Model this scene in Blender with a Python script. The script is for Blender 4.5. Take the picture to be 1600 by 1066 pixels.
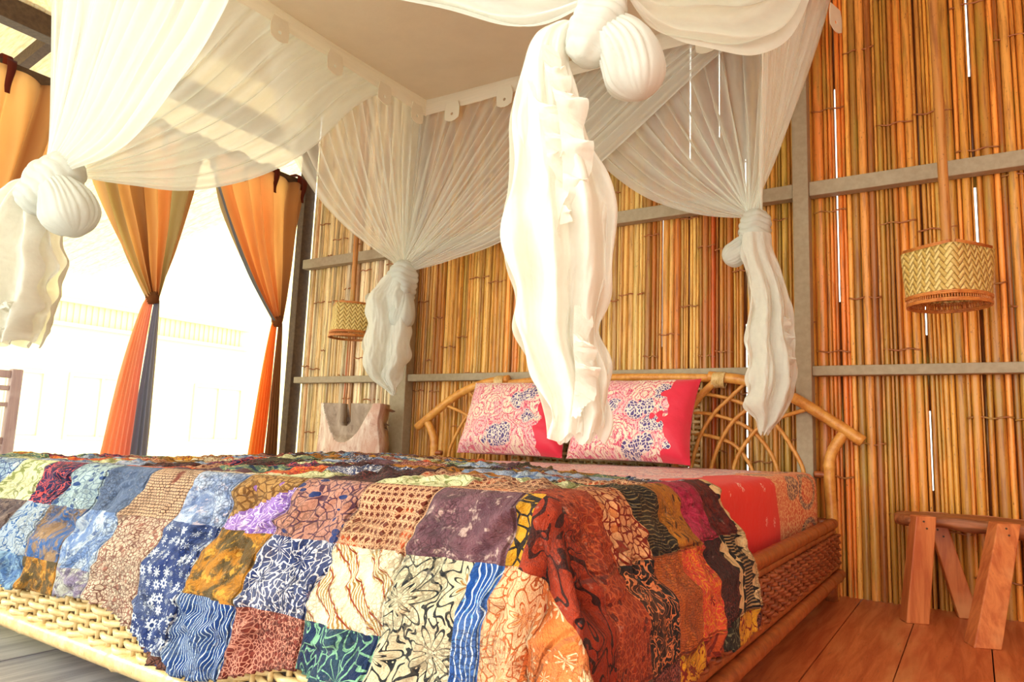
import bpy, math, random
from math import sin, cos, pi, radians, hypot, exp, atan2, sqrt
from mathutils import Vector, Matrix, noise

scene = bpy.context.scene
COL = scene.collection
for o in list(bpy.data.objects):
    bpy.data.objects.remove(o)

# ------------------------------------------------------------------ camera
cam_d = bpy.data.cameras.new('camera')
cam = bpy.data.objects.new('camera', cam_d)
COL.objects.link(cam)
cam_d.sensor_width = 36
cam_d.lens = 1101.6 / 1600 * 36
cam_d.clip_start = .02
YAW, PITCH, ROLL = radians(33.261), radians(7.674), radians(2.171)
fw = Vector((-sin(YAW) * cos(PITCH), cos(YAW) * cos(PITCH), sin(PITCH)))
rt = Vector((cos(YAW), sin(YAW), 0))
up = rt.cross(fw)
r2 = cos(ROLL) * rt + sin(ROLL) * up
u2 = -sin(ROLL) * rt + cos(ROLL) * up
m = Matrix((r2, u2, -fw)).transposed().to_4x4()
m.translation = Vector((0, 0, .6))
cam.matrix_world = m
scene.camera = cam

# ------------------------------------------------------------------ world, sun, exposure
world = bpy.data.worlds.new('world')
scene.world = world
world.use_nodes = True
bg = world.node_tree.nodes['Background']
bg.inputs[0].default_value = (.97, 1.0, .90, 1)
bg.inputs[1].default_value = 2.3
scene.view_settings.view_transform = 'Standard'
scene.view_settings.look = 'None'
scene.view_settings.exposure = 0.72
scene.view_settings.gamma = 1
scene.view_settings.use_curve_mapping = False


def sunlamp(name, e, col, ang, d):
    l = bpy.data.lights.new(name, 'SUN')
    l.energy = e
    l.color = col
    l.angle = radians(ang)
    o = bpy.data.objects.new(name, l)
    o.rotation_euler = Vector(d).to_track_quat('-Z', 'Y').to_euler()
    COL.objects.link(o)
    return o


sunlamp('sun', 1.7, (1, .98, .92), 16, (.80, .48, -.40))
scene.cycles.transparent_max_bounces = 24
scene.cycles.max_bounces = 10
scene.cycles.transmission_bounces = 8

# ------------------------------------------------------------------ helpers
def C(r, g, b, a=1.0):
    f = lambda c: (c / 255 / 12.92) if c / 255 <= .04045 else ((c / 255 + .055) / 1.055) ** 2.4
    return (f(r), f(g), f(b), a)


class NT:
    """small node-tree builder"""
    def __init__(s, name):
        s.m = bpy.data.materials.new(name)
        s.m.use_nodes = True
        s.t = s.m.node_tree
        s.t.nodes.clear()
        s.out = s.n('ShaderNodeOutputMaterial')

    def n(s, typ, **kw):
        nd = s.t.nodes.new(typ)
        for k, v in kw.items():
            setattr(nd, k, v)
        return nd

    def put(s, sock, v):
        if isinstance(v, bpy.types.NodeSocket):
            s.t.links.new(v, sock)
        elif v is not None:
            sock.default_value = v

    def math(s, op, a, b=None, c=None, clamp=False):
        nd = s.n('ShaderNodeMath', operation=op, use_clamp=clamp)
        s.put(nd.inputs[0], a)
        if b is not None: s.put(nd.inputs[1], b)
        if c is not None: s.put(nd.inputs[2], c)
        return nd.outputs[0]

    def step(s, x, a, b):
        nd = s.n('ShaderNodeMapRange', clamp=True)
        nd.interpolation_type = 'SMOOTHSTEP'
        s.put(nd.inputs[0], x)
        nd.inputs[1].default_value = a
        nd.inputs[2].default_value = b
        return nd.outputs[0]

    def mix(s, f, a, b, mode='MIX'):
        nd = s.n('ShaderNodeMix', data_type='RGBA', blend_type=mode)
        s.put(nd.inputs[0], f)
        s.put(nd.inputs[6], a)
        s.put(nd.inputs[7], b)
        return nd.outputs[2]

    def coord(s, kind='UV', scale=(1, 1, 1), loc=(0, 0, 0), rot=(0, 0, 0)):
        tc = s.n('ShaderNodeTexCoord')
        mp = s.n('ShaderNodeMapping')
        s.t.links.new(tc.outputs[kind], mp.inputs[0])
        mp.inputs['Scale'].default_value = scale
        mp.inputs['Location'].default_value = loc
        mp.inputs['Rotation'].default_value = rot
        return mp.outputs[0]

    def noise(s, v, sc=5, det=3, rough=.55, dist=0):
        nd = s.n('ShaderNodeTexNoise')
        s.put(nd.inputs['Vector'], v)
        nd.inputs['Scale'].default_value = sc
        nd.inputs['Detail'].default_value = det
        nd.inputs['Roughness'].default_value = rough
        nd.inputs['Distortion'].default_value = dist
        return nd.outputs[0]

    def vor(s, v, sc=5, feat='F1', rnd=1.0):
        nd = s.n('ShaderNodeTexVoronoi', feature=feat)
        s.put(nd.inputs['Vector'], v)
        nd.inputs['Scale'].default_value = sc
        nd.inputs['Randomness'].default_value = rnd
        return nd

    def wave(s, v, sc=5, dist=2, dsc=1, axis='X', det=2, typ='BANDS'):
        nd = s.n('ShaderNodeTexWave', wave_type=typ)
        if typ == 'BANDS': nd.bands_direction = axis
        s.put(nd.inputs['Vector'], v)
        nd.inputs['Scale'].default_value = sc
        nd.inputs['Distortion'].default_value = dist
        nd.inputs['Detail'].default_value = det
        nd.inputs['Detail Scale'].default_value = dsc
        return nd.outputs[1]

    def bump(s, h, strength=.3, dist=.01):
        nd = s.n('ShaderNodeBump')
        nd.inputs['Strength'].default_value = strength
        nd.inputs['Distance'].default_value = dist
        s.put(nd.inputs['Height'], h)
        return nd.outputs[0]

    def bsdf(s, col, rough=.7, spec=.3, normal=None, sheen=0, coat=0):
        nd = s.n('ShaderNodeBsdfPrincipled')
        s.put(nd.inputs['Base Color'], col)
        s.put(nd.inputs['Roughness'], rough)
        nd.inputs['Specular IOR Level'].default_value = spec
        nd.inputs['Sheen Weight'].default_value = sheen
        nd.inputs['Coat Weight'].default_value = coat
        nd.inputs['Coat Roughness'].default_value = .25
        if normal is not None: s.put(nd.inputs['Normal'], normal)
        return nd.outputs[0]

    def finish(s, sh):
        s.t.links.new(sh, s.out.inputs[0])
        return s.m


MB_ALL = []


class MB:
    """collects geometry, then links it as ONE mesh object"""
    def __init__(s):
        s.v, s.f, s.mi, s.uv, s.col = [], [], [], [], []
        s.hasuv = False

    def vert(s, p, uv=(0, 0), col=None):
        s.v.append(tuple(p)); s.uv.append(uv); s.col.append(col)
        return len(s.v) - 1

    def face(s, idx, mi=0):
        s.f.append(tuple(idx)); s.mi.append(mi)

    def box(s, x0, x1, y0, y1, z0, z1, mi=0, col=None):
        b = len(s.v)
        for x in (x0, x1):
            for y in (y0, y1):
                for z in (z0, z1):
                    s.vert((x, y, z), (x + y, z), col)
        for q in ((0, 1, 3, 2), (4, 6, 7, 5), (0, 4, 5, 1), (2, 3, 7, 6), (0, 2, 6, 4), (1, 5, 7, 3)):
            s.face([b + i for i in q], mi)

    def hexa(s, pts, mi=0):
        """8 points: bottom quad then top quad"""
        b = len(s.v)
        for p in pts: s.vert(p, (p[0] + p[1], p[2]))
        for q in ((3, 2, 1, 0), (4, 5, 6, 7), (0, 1, 5, 4), (1, 2, 6, 5), (2, 3, 7, 6), (3, 0, 4, 7)):
            s.face([b + i for i in q], mi)

    def grid(s, fn, nu, nv, mi=0, closeu=False, mfn=None, cfn=None, uvfn=None):
        b = len(s.v)
        nU = nu if closeu else nu + 1
        for j in range(nv + 1):
            for i in range(nU):
                u, v = i / nu, j / nv
                s.vert(fn(u, v), uvfn(u, v) if uvfn else (u, v), cfn(u, v) if cfn else None)
        for j in range(nv):
            for i in range(nu):
                a = b + j * nU + i
                c = b + j * nU + (i + 1) % nU
                s.face((a, c, c + nU, a + nU), mfn((i + .5) / nu, (j + .5) / nv) if mfn else mi)
        return b

    def tube(s, pts, r, seg=8, mi=0, cap=True, fold=None, col=None):
        """sweep; r number / list / function of t; fold(theta,t)->radius factor"""
        pts = [Vector(p) for p in pts]
        n = len(pts)
        T = []
        for i in range(n):
            a, c = pts[max(0, i - 1)], pts[min(n - 1, i + 1)]
            d = (c - a)
            T.append(d.normalized() if d.length > 1e-9 else Vector((0, 0, 1)))
        ref = Vector((0, 0, 1)) if abs(T[0].z) < .9 else Vector((1, 0, 0))
        N = (ref - T[0] * ref.dot(T[0])).normalized()
        b = len(s.v)
        ln = 0
        for i in range(n):
            if i:
                N = (N - T[i] * N.dot(T[i])).normalized()
                ln += (pts[i] - pts[i - 1]).length
            B = T[i].cross(N)
            t = i / (n - 1)
            rr = r(t) if callable(r) else (r[i] if isinstance(r, (list, tuple)) else r)
            for k in range(seg):
                th = 2 * pi * k / seg
                f = fold(th, t) if fold else 1
                s.vert(pts[i] + (N * cos(th) + B * sin(th)) * rr * f, (th / (2 * pi), ln), col)
        for i in range(n - 1):
            for k in range(seg):
                a = b + i * seg + k
                c = b + i * seg + (k + 1) % seg
                s.face((a, c, c + seg, a + seg), mi)
        if cap:
            s.face([b + k for k in range(seg)][::-1], mi)
            s.face([b + (n - 1) * seg + k for k in range(seg)], mi)

    def build(s, name, mats, parent=None, smooth=True, solid=0, bevel=0, subsurf=0):
        me = bpy.data.meshes.new(name)
        me.from_pydata(s.v, [], s.f)
        if not isinstance(mats, (list, tuple)): mats = [mats]
        for m_ in mats: me.materials.append(m_)
        me.polygons.foreach_set('material_index', s.mi)
        uvl = me.uv_layers.new(name='uv')
        li = [0] * len(me.loops)
        me.loops.foreach_get('vertex_index', li)
        flat = []
        for i in li: flat += [s.uv[i][0], s.uv[i][1]]
        uvl.data.foreach_set('uv', flat)
        if any(c is not None for c in s.col):
            at = me.color_attributes.new('tint', 'FLOAT_COLOR', 'POINT')
            fl = []
            for c in s.col: fl += list(c if c is not None else (1, 1, 1, 1))
            at.data.foreach_set('color', fl)
        me.polygons.foreach_set('use_smooth', [smooth] * len(me.polygons))
        me.update()
        o = bpy.data.objects.new(name, me)
        COL.objects.link(o)
        if bevel:
            md = o.modifiers.new('bevel', 'BEVEL'); md.width = bevel; md.segments = 2
            md.limit_method = 'ANGLE'
        if subsurf:
            md = o.modifiers.new('sub', 'SUBSURF'); md.levels = subsurf; md.render_levels = subsurf
        if solid:
            md = o.modifiers.new('solid', 'SOLIDIFY'); md.thickness = solid; md.offset = 0
        if parent:
            o.parent = parent
            o.matrix_parent_inverse = Matrix.Translation(parent.location).inverted() if not parent.parent else Matrix()
        return o


def tag(o, label=None, cat=None, group=None, kind=None):
    if label: o['label'] = label
    if cat: o['category'] = cat
    if group: o['group'] = group
    if kind: o['kind'] = kind
    return o


def thing(name, label, cat, loc=(0, 0, 0), group=None):
    o = bpy.data.objects.new(name, None)
    o.location = loc
    o.empty_display_size = .1
    COL.objects.link(o)
    return tag(o, label, cat, group)


def struct(name, mb, mat, **kw):
    o = mb.build(name, mat, **kw)
    o['kind'] = 'structure'
    return o


def lerp(a, b, t): return a + (b - a) * t


def spline(pts, n):
    """Catmull-Rom through points, n+1 samples"""
    P = [Vector(p) for p in pts]
    P = [P[0] * 2 - P[1]] + P + [P[-1] * 2 - P[-2]]
    out = []
    k = len(P) - 3
    for i in range(n + 1):
        t = i / n * k
        j = min(int(t), k - 1)
        f = t - j
        a, b, c, d = P[j:j + 4]
        out.append(.5 * ((2 * b) + (c - a) * f + (2 * a - 5 * b + 4 * c - d) * f * f + (3 * b - a - 3 * c + d) * f ** 3))
    return out


def nz(*p): return noise.noise(Vector(p))


# ------------------------------------------------------------------ materials
def painted_wood(name, c1, c2, rough=.6):
    n = NT(name)
    v = n.coord('Object', (3, 3, 3))
    k = n.noise(v, 14, 5, .6)
    g = n.noise(n.coord('Object', (60, 60, 60)), 8, 2)
    col = n.mix(n.step(k, .3, .7), c1, c2)
    return n.finish(n.bsdf(col, rough, .3, n.bump(g, .15, .003)))


def wood(name, c1, c2, c3, axis='Y', rough=.4, sc=1.0, spec=.4):
    n = NT(name)
    s = {'X': (1.2, 14, 14), 'Y': (14, 1.2, 14), 'Z': (14, 14, 1.2)}[axis]
    v = n.coord('Object', tuple(q * sc for q in s))
    k = n.noise(v, 2.2, 6, .62, .6)
    k2 = n.noise(v, 9, 4, .7)
    k3 = n.noise(n.coord('Object', (2.5, 2.5, 2.5)), 2, 3)
    col = n.mix(n.step(k, .32, .68), c1, c2)
    col = n.mix(n.step(k3, .5, .72), col, c3)
    col = n.mix(n.math('MULTIPLY', n.step(k2, .62, .8), .45), col, C(50, 20, 10))
    return n.finish(n.bsdf(col, rough, spec, n.bump(k2, .25, .004)))


def bamboo_mat(name, rough=.33, tint_attr=True, base=None):
    n = NT(name)
    if tint_attr:
        at = n.n('ShaderNodeAttribute'); at.attribute_name = 'tint'
        base_s = at.outputs[0]
    else:
        base_s = base
    v = n.coord('Object', (30, 30, 1.6))
    k = n.noise(v, 3, 6, .65)
    st = n.noise(n.coord('Object', (9, 9, 1.1)), 2.5, 4, .6, .5)
    sp = n.noise(n.coord('Object', (45, 45, 22)), 3, 3, .7)
    col = n.mix(n.math('MULTIPLY', n.step(k, .46, .66), .6), base_s, C(128, 62, 22))
    col = n.mix(n.math('MULTIPLY', n.step(st, .5, .7), .5), col, C(168, 146, 58))
    col = n.mix(n.math('MULTIPLY', n.step(sp, .62, .72), .7), col, C(78, 34, 16))
    return n.finish(n.bsdf(col, n.math('ADD', n.math('MULTIPLY', k, .3), rough - .1), .5, n.bump(k, .25, .003)))


def rattan_mat(name, c1, c2, rough=.35):
    n = NT(name)
    v = n.coord('Object', (10, 10, 10))
    k = n.noise(v, 3, 5, .65)
    k2 = n.noise(v, 14, 3, .6)
    col = n.mix(n.step(k, .3, .7), c1, c2)
    col = n.mix(n.math('MULTIPLY', n.step(k2, .6, .75), .5), col, C(90, 45, 20))
    return n.finish(n.bsdf(col, rough, .5, n.bump(k2, .2, .003)))


def net_mat(name, opac=.62, col=C(255, 252, 244), transl=.5, edge=.5):
    """open gauze: holes let light through; at a grazing angle the threads close up"""
    n = NT(name)
    lw = n.n('ShaderNodeLayerWeight'); lw.inputs[0].default_value = .5
    v = n.coord('UV', (1, 1, 1))
    k = n.noise(v, 6, 4, .6)
    fac = n.math('ADD', opac, n.math('MULTIPLY', lw.outputs[1], edge))
    fac = n.math('ADD', fac, n.math('MULTIPLY', n.math('SUBTRACT', k, .5), .25), clamp=True)
    d = n.n('ShaderNodeBsdfDiffuse'); n.put(d.inputs[0], col)
    wr = n.noise(n.coord('Object', (1, 1, 1)), 38, 3, .6, 1.0)
    n.put(d.inputs['Normal'], n.bump(wr, .25, .006))
    tr = n.n('ShaderNodeBsdfTranslucent'); n.put(tr.inputs[0], col)
    mx = n.n('ShaderNodeMixShader'); mx.inputs[0].default_value = transl
    n.t.links.new(d.outputs[0], mx.inputs[1]); n.t.links.new(tr.outputs[0], mx.inputs[2])
    tp = n.n('ShaderNodeBsdfTransparent'); n.put(tp.inputs[0], (1, 1, 1, 1))
    m2 = n.n('ShaderNodeMixShader')
    n.put(m2.inputs[0], fac)
    n.t.links.new(tp.outputs[0], m2.inputs[1]); n.t.links.new(mx.outputs[0], m2.inputs[2])
    return n.finish(m2.outputs[0])


def cloth_mat(name, transl=.4, rough=.9):
    n = NT(name)
    at = n.n('ShaderNodeAttribute'); at.attribute_name = 'tint'
    w = n.noise(n.coord('Object', (1, 1, .35)), 160, 2)
    k = n.noise(n.coord('Object', (1, 1, .4)), 6, 4)
    col = n.mix(n.math('MULTIPLY', n.step(k, .35, .75), .12), at.outputs[0], C(130, 76, 36))
    d = n.bsdf(col, rough, .1, n.bump(w, .3, .002), sheen=.2)
    tr = n.n('ShaderNodeBsdfTranslucent'); n.put(tr.inputs[0], col)
    mx = n.n('ShaderNodeMixShader'); mx.inputs[0].default_value = transl
    n.t.links.new(d, mx.inputs[1]); n.t.links.new(tr.outputs[0], mx.inputs[2])
    return n.finish(mx.outputs[0])


M_CEILW = wood('wall_boards', C(190, 120, 62), C(150, 86, 40), C(206, 140, 76), 'Z', .6)
M_GREY = painted_wood('grey_beige_paint', C(172, 156, 130), C(160, 144, 118))
M_BROWNBEAM = painted_wood('brown_beam', C(96, 74, 52), C(78, 58, 42))
M_BAMBOO = bamboo_mat('bamboo_slats', .27)
M_POLE = bamboo_mat('bamboo_pole', .35, False, C(196, 130, 62))
M_RATTAN = rattan_mat('rattan_golden', C(232, 168, 82), C(206, 132, 56))
M_RATTAN_D = rattan_mat('rattan_brown', C(176, 96, 48), C(132, 62, 30))
M_CANE_P = rattan_mat('cane_pale', C(236, 208, 150), C(205, 165, 100), .3)
M_WEAVE_P = rattan_mat('weave_pale', C(236, 214, 160), C(206, 172, 112), .35)
M_WEAVE_D = rattan_mat('weave_brown', C(168, 92, 52), C(116, 54, 32), .4)
M_NET = net_mat('sheer_net', .46, C(248, 250, 243), .5, .6)
M_NETF = net_mat('doubled_net', .66, C(246, 249, 242), .55, .35)
M_NETT = net_mat('tail_net', .80, C(240, 238, 228), .42, .35)
M_NETD = net_mat('gathered_net', .94, C(228, 229, 220), .40, .2)
M_BAND = net_mat('white_band', .95, C(250, 244, 228), .35, .1)
M_TOP = net_mat('canopy_cloth', .92, C(250, 240, 222), .5, .1)
M_CURT = cloth_mat('curtain_cloth', .62)
def floor_mat():
    n = NT('floor_planks')
    v = n.coord('Object', (14, 1.2, 14))
    k = n.noise(v, 2.2, 6, .62, .6)
    k2 = n.noise(v, 9, 4, .7)
    k3 = n.noise(n.coord('Object', (5, .8, 1)), 1.5, 3)
    col = n.mix(n.step(k, .32, .68), C(216, 122, 70), C(182, 84, 44))
    col = n.mix(n.step(k3, .5, .66), col, C(222, 146, 92))
    col = n.mix(n.math('MULTIPLY', n.step(k2, .58, .75), .55), col, C(96, 40, 20))
    # boards near the open side greyed: daylight glare put into their colour
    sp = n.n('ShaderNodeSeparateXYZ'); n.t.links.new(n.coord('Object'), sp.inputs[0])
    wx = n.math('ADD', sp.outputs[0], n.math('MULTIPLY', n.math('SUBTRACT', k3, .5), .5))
    glare = n.mix(n.step(k, .32, .68), C(176, 172, 172), C(140, 136, 140))
    col = n.mix(n.step(wx, -.75, -1.15), col, glare)
    return n.finish(n.bsdf(col, n.math('ADD', .22, n.math('MULTIPLY', k, .3)), .5, n.bump(k2, .3, .004)))


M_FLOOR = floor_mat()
M_DECK = wood('deck_planks', C(176, 160, 140), C(150, 130, 110), C(190, 176, 158), 'X', .5)
M_STOOL = wood('stool_wood', C(222, 134, 76), C(186, 94, 50), C(226, 154, 98), 'Z', .4)
M_SLAB = wood('slab_wood', C(186, 112, 66), C(120, 66, 38), C(206, 150, 100), 'X', .5)
M_CHAIR = wood('weathered_chair', C(196, 172, 168), C(172, 148, 146), C(206, 190, 186), 'Z', .6)

# ------------------------------------------------------------------ room shell
WY = 3.276      # face of the bamboo wall
LX = -3.93      # open left side


def planks(x0, x1, y0, y1, w, mat, name, along='Y', z=0, th=.03, gap=.0025, seed=1):
    rnd = random.Random(seed)
    b = MB()
    if along == 'Y':
        x = x0
        while x < x1:
            ww = w * rnd.uniform(.9, 1.1)
            b.box(x + gap, min(x + ww, x1) - gap, y0, y1, z - th, z + rnd.uniform(-.0008, .0008))
            x += ww
    else:
        y = y0
        while y < y1:
            ww = w * rnd.uniform(.9, 1.1)
            b.box(x0, x1, y + gap, min(y + ww, y1) - gap, z - th, z + rnd.uniform(-.0008, .0008))
            y += ww
    return struct(name, b, mat, smooth=False)


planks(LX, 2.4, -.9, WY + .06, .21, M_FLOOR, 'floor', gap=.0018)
b = MB(); b.box(LX - .05, 2.5, -.95, WY + .06, -.12, -.031)
struct('trim_1', b, M_BROWNBEAM, smooth=False)
planks(-8.2, LX - .01, -2.5, 6.0, .14, M_DECK, 'trim_2', 'X', z=-.02, gap=.004, seed=4)


def bamboo_wall():
    rnd = random.Random(11)
    b = MB()
    pal_l = [C(236, 206, 158), C(220, 184, 124), C(240, 224, 188), C(186, 106, 60), C(226, 192, 132), C(232, 210, 160)]  # left end is paler: daylight glare on the slats put into colour
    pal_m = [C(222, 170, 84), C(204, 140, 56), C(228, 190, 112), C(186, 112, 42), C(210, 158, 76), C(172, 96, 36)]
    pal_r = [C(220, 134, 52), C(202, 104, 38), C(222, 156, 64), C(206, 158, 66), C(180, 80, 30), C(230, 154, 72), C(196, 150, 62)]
    Z1 = 2.92
    # places where daylight comes through the wall: (x, half width, open z ranges)
    slits = []
    x = LX + .12
    while x < 1.7:
        z0 = rnd.uniform(0, 2.2)
        rng = [(z0, min(Z1, z0 + rnd.uniform(.3, 1.1)))]
        if rnd.random() < .5:
            z0 = rnd.uniform(0, 2.4)
            rng.append((z0, min(Z1, z0 + rnd.uniform(.15, .6))))
        slits.append((x, rnd.uniform(.0022, .0045), sorted(rng)))
        x += rnd.uniform(.04, .16) if x < -2.9 else rnd.uniform(.10, .34)
    # added backing splints, coloured dark to stand for shade in the crevices
    dkc = [C(92, 50, 24), C(112, 62, 30), C(76, 40, 20)]
    xp = LX + .06
    for sx, hw, rng in slits + [(1.75, 0, [])]:
        b.box(xp, sx - hw, WY + .012, WY + .022, 0, Z1, col=rnd.choice(dkc))
        z = 0
        for za, zb in rng + [(Z1, Z1)]:
            if za > z: b.box(sx - hw, sx + hw, WY + .012, WY + .022, z, za, col=dkc[0])
            z = max(z, zb)
        xp = sx + hw
    x = LX + .062
    si = 0
    while x < 1.75:
        # one flattened culm = a band of slats with common node lines
        nsl = rnd.randint(3, 7)
        tilt = rnd.uniform(-.003, .003)
        nodes = []
        zz = rnd.uniform(.1, .7)
        while zz < Z1:
            nodes.append(zz)
            zz += rnd.uniform(.42, .72)
        xb = x
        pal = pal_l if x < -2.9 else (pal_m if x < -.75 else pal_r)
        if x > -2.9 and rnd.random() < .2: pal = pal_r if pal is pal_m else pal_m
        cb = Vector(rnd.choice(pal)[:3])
        for k in range(nsl):
            w = rnd.choice([.012, .017, .022, .028, .034]) * rnd.uniform(.85, 1.15)
            if x > -.6: w *= 1.2
            while si < len(slits) and slits[si][0] < x: si += 1
            if si < len(slits) and x + w > slits[si][0] - slits[si][1] * 1.3:
                # stop short of the slit
                w2 = slits[si][0] - slits[si][1] * 1.3 - x
                nxt = slits[si][0] + slits[si][1] * 1.3
                if w2 < .006:
                    x = nxt; continue
                w = w2
            else: nxt = x + w
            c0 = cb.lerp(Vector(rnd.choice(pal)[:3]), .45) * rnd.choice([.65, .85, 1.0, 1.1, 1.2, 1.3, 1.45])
            hgt = min(.014, w * rnd.uniform(.34, .58))
            off = rnd.uniform(-.005, .004)
            nz_ = 40
            ph = rnd.uniform(0, 50)
            base = len(b.v)
            for j in range(nz_ + 1):
                z = Z1 * j / nz_
                near = min(nodes, key=lambda q: abs(z - q))
                dn = abs(z - near)
                if dn < .5 * Z1 / nz_: z = near; dn = 0
                wob = .0016 * nz(ph, z * 1.3, 0) + tilt * (z - 1.4)
                ww = w * (.985 + .07 * nz(ph + 9, z * 2.2, 3))
                hh = hgt + .0025 * (dn < .01)
                for i in range(8):
                    u = i / 7 * 2 - 1
                    px = x + w / 2 + wob + u * ww / 2
                    py = WY + .004 - hh * sqrt(max(0, 1 - u * u)) + off
                    kk = 1 - .12 * (dn < .01)
                    b.vert((px, py if i not in (0, 7) else WY + .012, z), (px, z), (c0[0] * kk, c0[1] * kk, c0[2] * kk, 1))
            for j in range(nz_):
                for i in range(7):
                    a = base + j * 8 + i
                    b.face((a, a + 1, a + 9, a + 8))
            x = nxt
        for q in nodes:
            pts = []
            for i in range(9):
                px = xb + (x - xb) * i / 8 + tilt * (q - 1.4)
                pts.append((px, WY - .010 - .002 * sin(i * 2.1 + q * 9), q + .004 * sin(i * 1.3 + q * 7)))
            b.tube(pts, .0038, 5, col=tuple(C(170, 100, 50)))
    o = struct('wall_back', b, M_BAMBOO)
    return o


bamboo_wall()

trim_n = 3
def trim(x0, x1, y0, y1, z0, z1, mat=M_GREY, bev=.004):
    global trim_n
    bb = MB(); bb.box(x0, x1, y0, y1, z0, z1)
    struct('trim_%d' % trim_n, bb, mat, smooth=False, bevel=bev)
    trim_n += 1


# posts and rails of the back wall
trim(-.632, -.566, 3.19, 3.262, 0, 2.92)
trim(-2.965, -2.845, 3.19, 3.262, 0, 2.92)
trim(-3.955, -3.89, 3.20, 3.29, 0, 2.92, M_BROWNBEAM)
for z0, z1 in ((.905, .947), (1.70, 1.765)):
    trim(-3.87, -2.965, 3.205, 3.262, z0 - .004, z1 - .004)
    trim(-2.845, -.632, 3.205, 3.262, z0 - .002, z1 - .002)
    trim(-.566, 1.7, 3.205, 3.262, z0 - .002, z1 - .002)
# left side: curtain beam, upper beam, rafters, other posts
trim(LX - .05, LX + .02, -1.2, 3.19, 2.255, 2.34, M_BROWNBEAM)
trim(LX - .06, LX + .03, -1.2, 3.3, 2.545, 2.66, M_BROWNBEAM)
for yy in (.62, .92, 1.22, 1.55):
    bb = MB()
    x0, x1 = LX - .06, -7.6
    zA, zB = 2.66, 2.16
    bb.hexa([(x1, yy, zB - .075), (x0, yy, zA - .075), (x0, yy + .05, zA - .075), (x1, yy + .05, zB - .075),
             (x1, yy, zB), (x0, yy, zA), (x0, yy + .05, zA), (x1, yy + .05, zB)])
    struct('trim_%d' % trim_n, bb, M_BROWNBEAM, smooth=False)
    trim_n += 1
# veranda roof: pale split bamboo battens
def reed_mat():
    n = NT('roof_reed')
    k = n.noise(n.coord('Object', (2, 30, 30)), 3, 4)
    col = n.mix(n.step(k, .35, .7), C(250, 245, 228), C(240, 224, 188))
    d = n.n('ShaderNodeBsdfDiffuse'); n.put(d.inputs[0], col)
    tr = n.n('ShaderNodeBsdfTranslucent'); n.put(tr.inputs[0], col)
    mx = n.n('ShaderNodeMixShader'); mx.inputs[0].default_value = .5
    n.t.links.new(d.outputs[0], mx.inputs[1]); n.t.links.new(tr.outputs[0], mx.inputs[2])
    return n.finish(mx.outputs[0])


M_REED = reed_mat()
bb = MB()
rnd = random.Random(5)
y = -1.4
while y < 3.75:
    w = rnd.uniform(.05, .09)
    z_ = rnd.uniform(-.004, .004)
    x0, x1, zA, zB = LX + .0, -7.9, 2.675, 2.125
    bb.hexa([(x1, y, zB + z_), (x0, y, zA + z_), (x0, y + w - .003, zA + z_), (x1, y + w - .003, zB + z_),
             (x1, y, zB + z_ + .02), (x0, y, zA + z_ + .02), (x0, y + w - .003, zA + z_ + .02), (x1, y + w - .003, zB + z_ + .02)])
    y += w
struct('trim_%d' % trim_n, bb, M_REED, smooth=False); trim_n += 1
bb = MB(); bb.box(2.2, 2.26, -1.3, 3.3, 0, 2.93)
struct('wall_right', bb, M_CEILW, smooth=False)  # unseen wall, added to darken the right side and bounce warm light
bb = MB(); bb.box(LX - .05, LX - .045, -1.3, 3.3, 2.68, 2.93)
struct('trim_%d' % trim_n, bb, M_REED, smooth=False); trim_n += 1
# ceiling of the room: unseen boards, made pale to bounce light onto the canopy
M_CEIL = wood('ceiling_boards', C(214, 196, 160), C(190, 168, 128), C(226, 210, 176), 'Y', .7)
bb = MB()
y = -1.3
while y < 3.36:
    bb.box(LX - .06, 2.2, y, y + .148, 2.93, 2.95); y += .15
struct('ceiling', bb, M_CEIL, smooth=False)

# ------------------------------------------------------------------ bed frame
bed = thing('rattan_bed', 'large rattan and bamboo bed with a woven cane base and fan-shaped headboard', 'bed', (-1.56, 2.0, 0))
HY = 3.145
BX0, BX1, BY0 = -2.66, -.47, .87


def knobbly(path, r, mat, name, parent, seg=10, nodes=.16, n=60):
    pts = spline(path, n)
    L = [0]
    for i in range(1, len(pts)): L.append(L[-1] + (pts[i] - pts[i - 1]).length)
    rr = []
    for l in L:
        d = abs((l / nodes) % 1 - .5) * nodes
        rr.append(r * (1 + .14 * exp(-(d / .006) ** 2)))
    bb_ = MB(); bb_.tube(pts, rr, seg)
    return bb_.build(name, mat, parent)


# rails: double poles all round
for (z, off, rad, ml, ms, nm) in ((.103, .0, .022, M_CANE_P, M_RATTAN_D, 'lower_pole'), (.138, .012, .014, M_CANE_P, M_RATTAN_D, 'inner_pole'),
                              (.268, .024, .014, M_CANE_P, M_RATTAN_D, 'upper_inner_pole'), (.298, .024, .022, M_CANE_P, M_RATTAN_D, 'upper_pole')):
    if nm != 'inner_pole': knobbly([(BX0 - .02, BY0 + off, z), (-1.5, BY0 + off - .003, z), (BX1 + .03, BY0 + off, z)], rad, ml, nm, bed, n=180, nodes=.21)
    knobbly([(BX1 - off, BY0 - .02, z), (BX1 - off + .003, 2.0, z), (BX1 - off, HY + .02, z)], rad, ms, nm, bed, n=180, nodes=.18)  # side rails in darker rattan: their dim lighting is put into the colour
    knobbly([(BX0 + off, BY0 - .02, z), (BX0 + off, 2.0, z), (BX0 + off, HY + .02, z)], rad, ms, nm, bed, n=180, nodes=.18)


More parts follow.
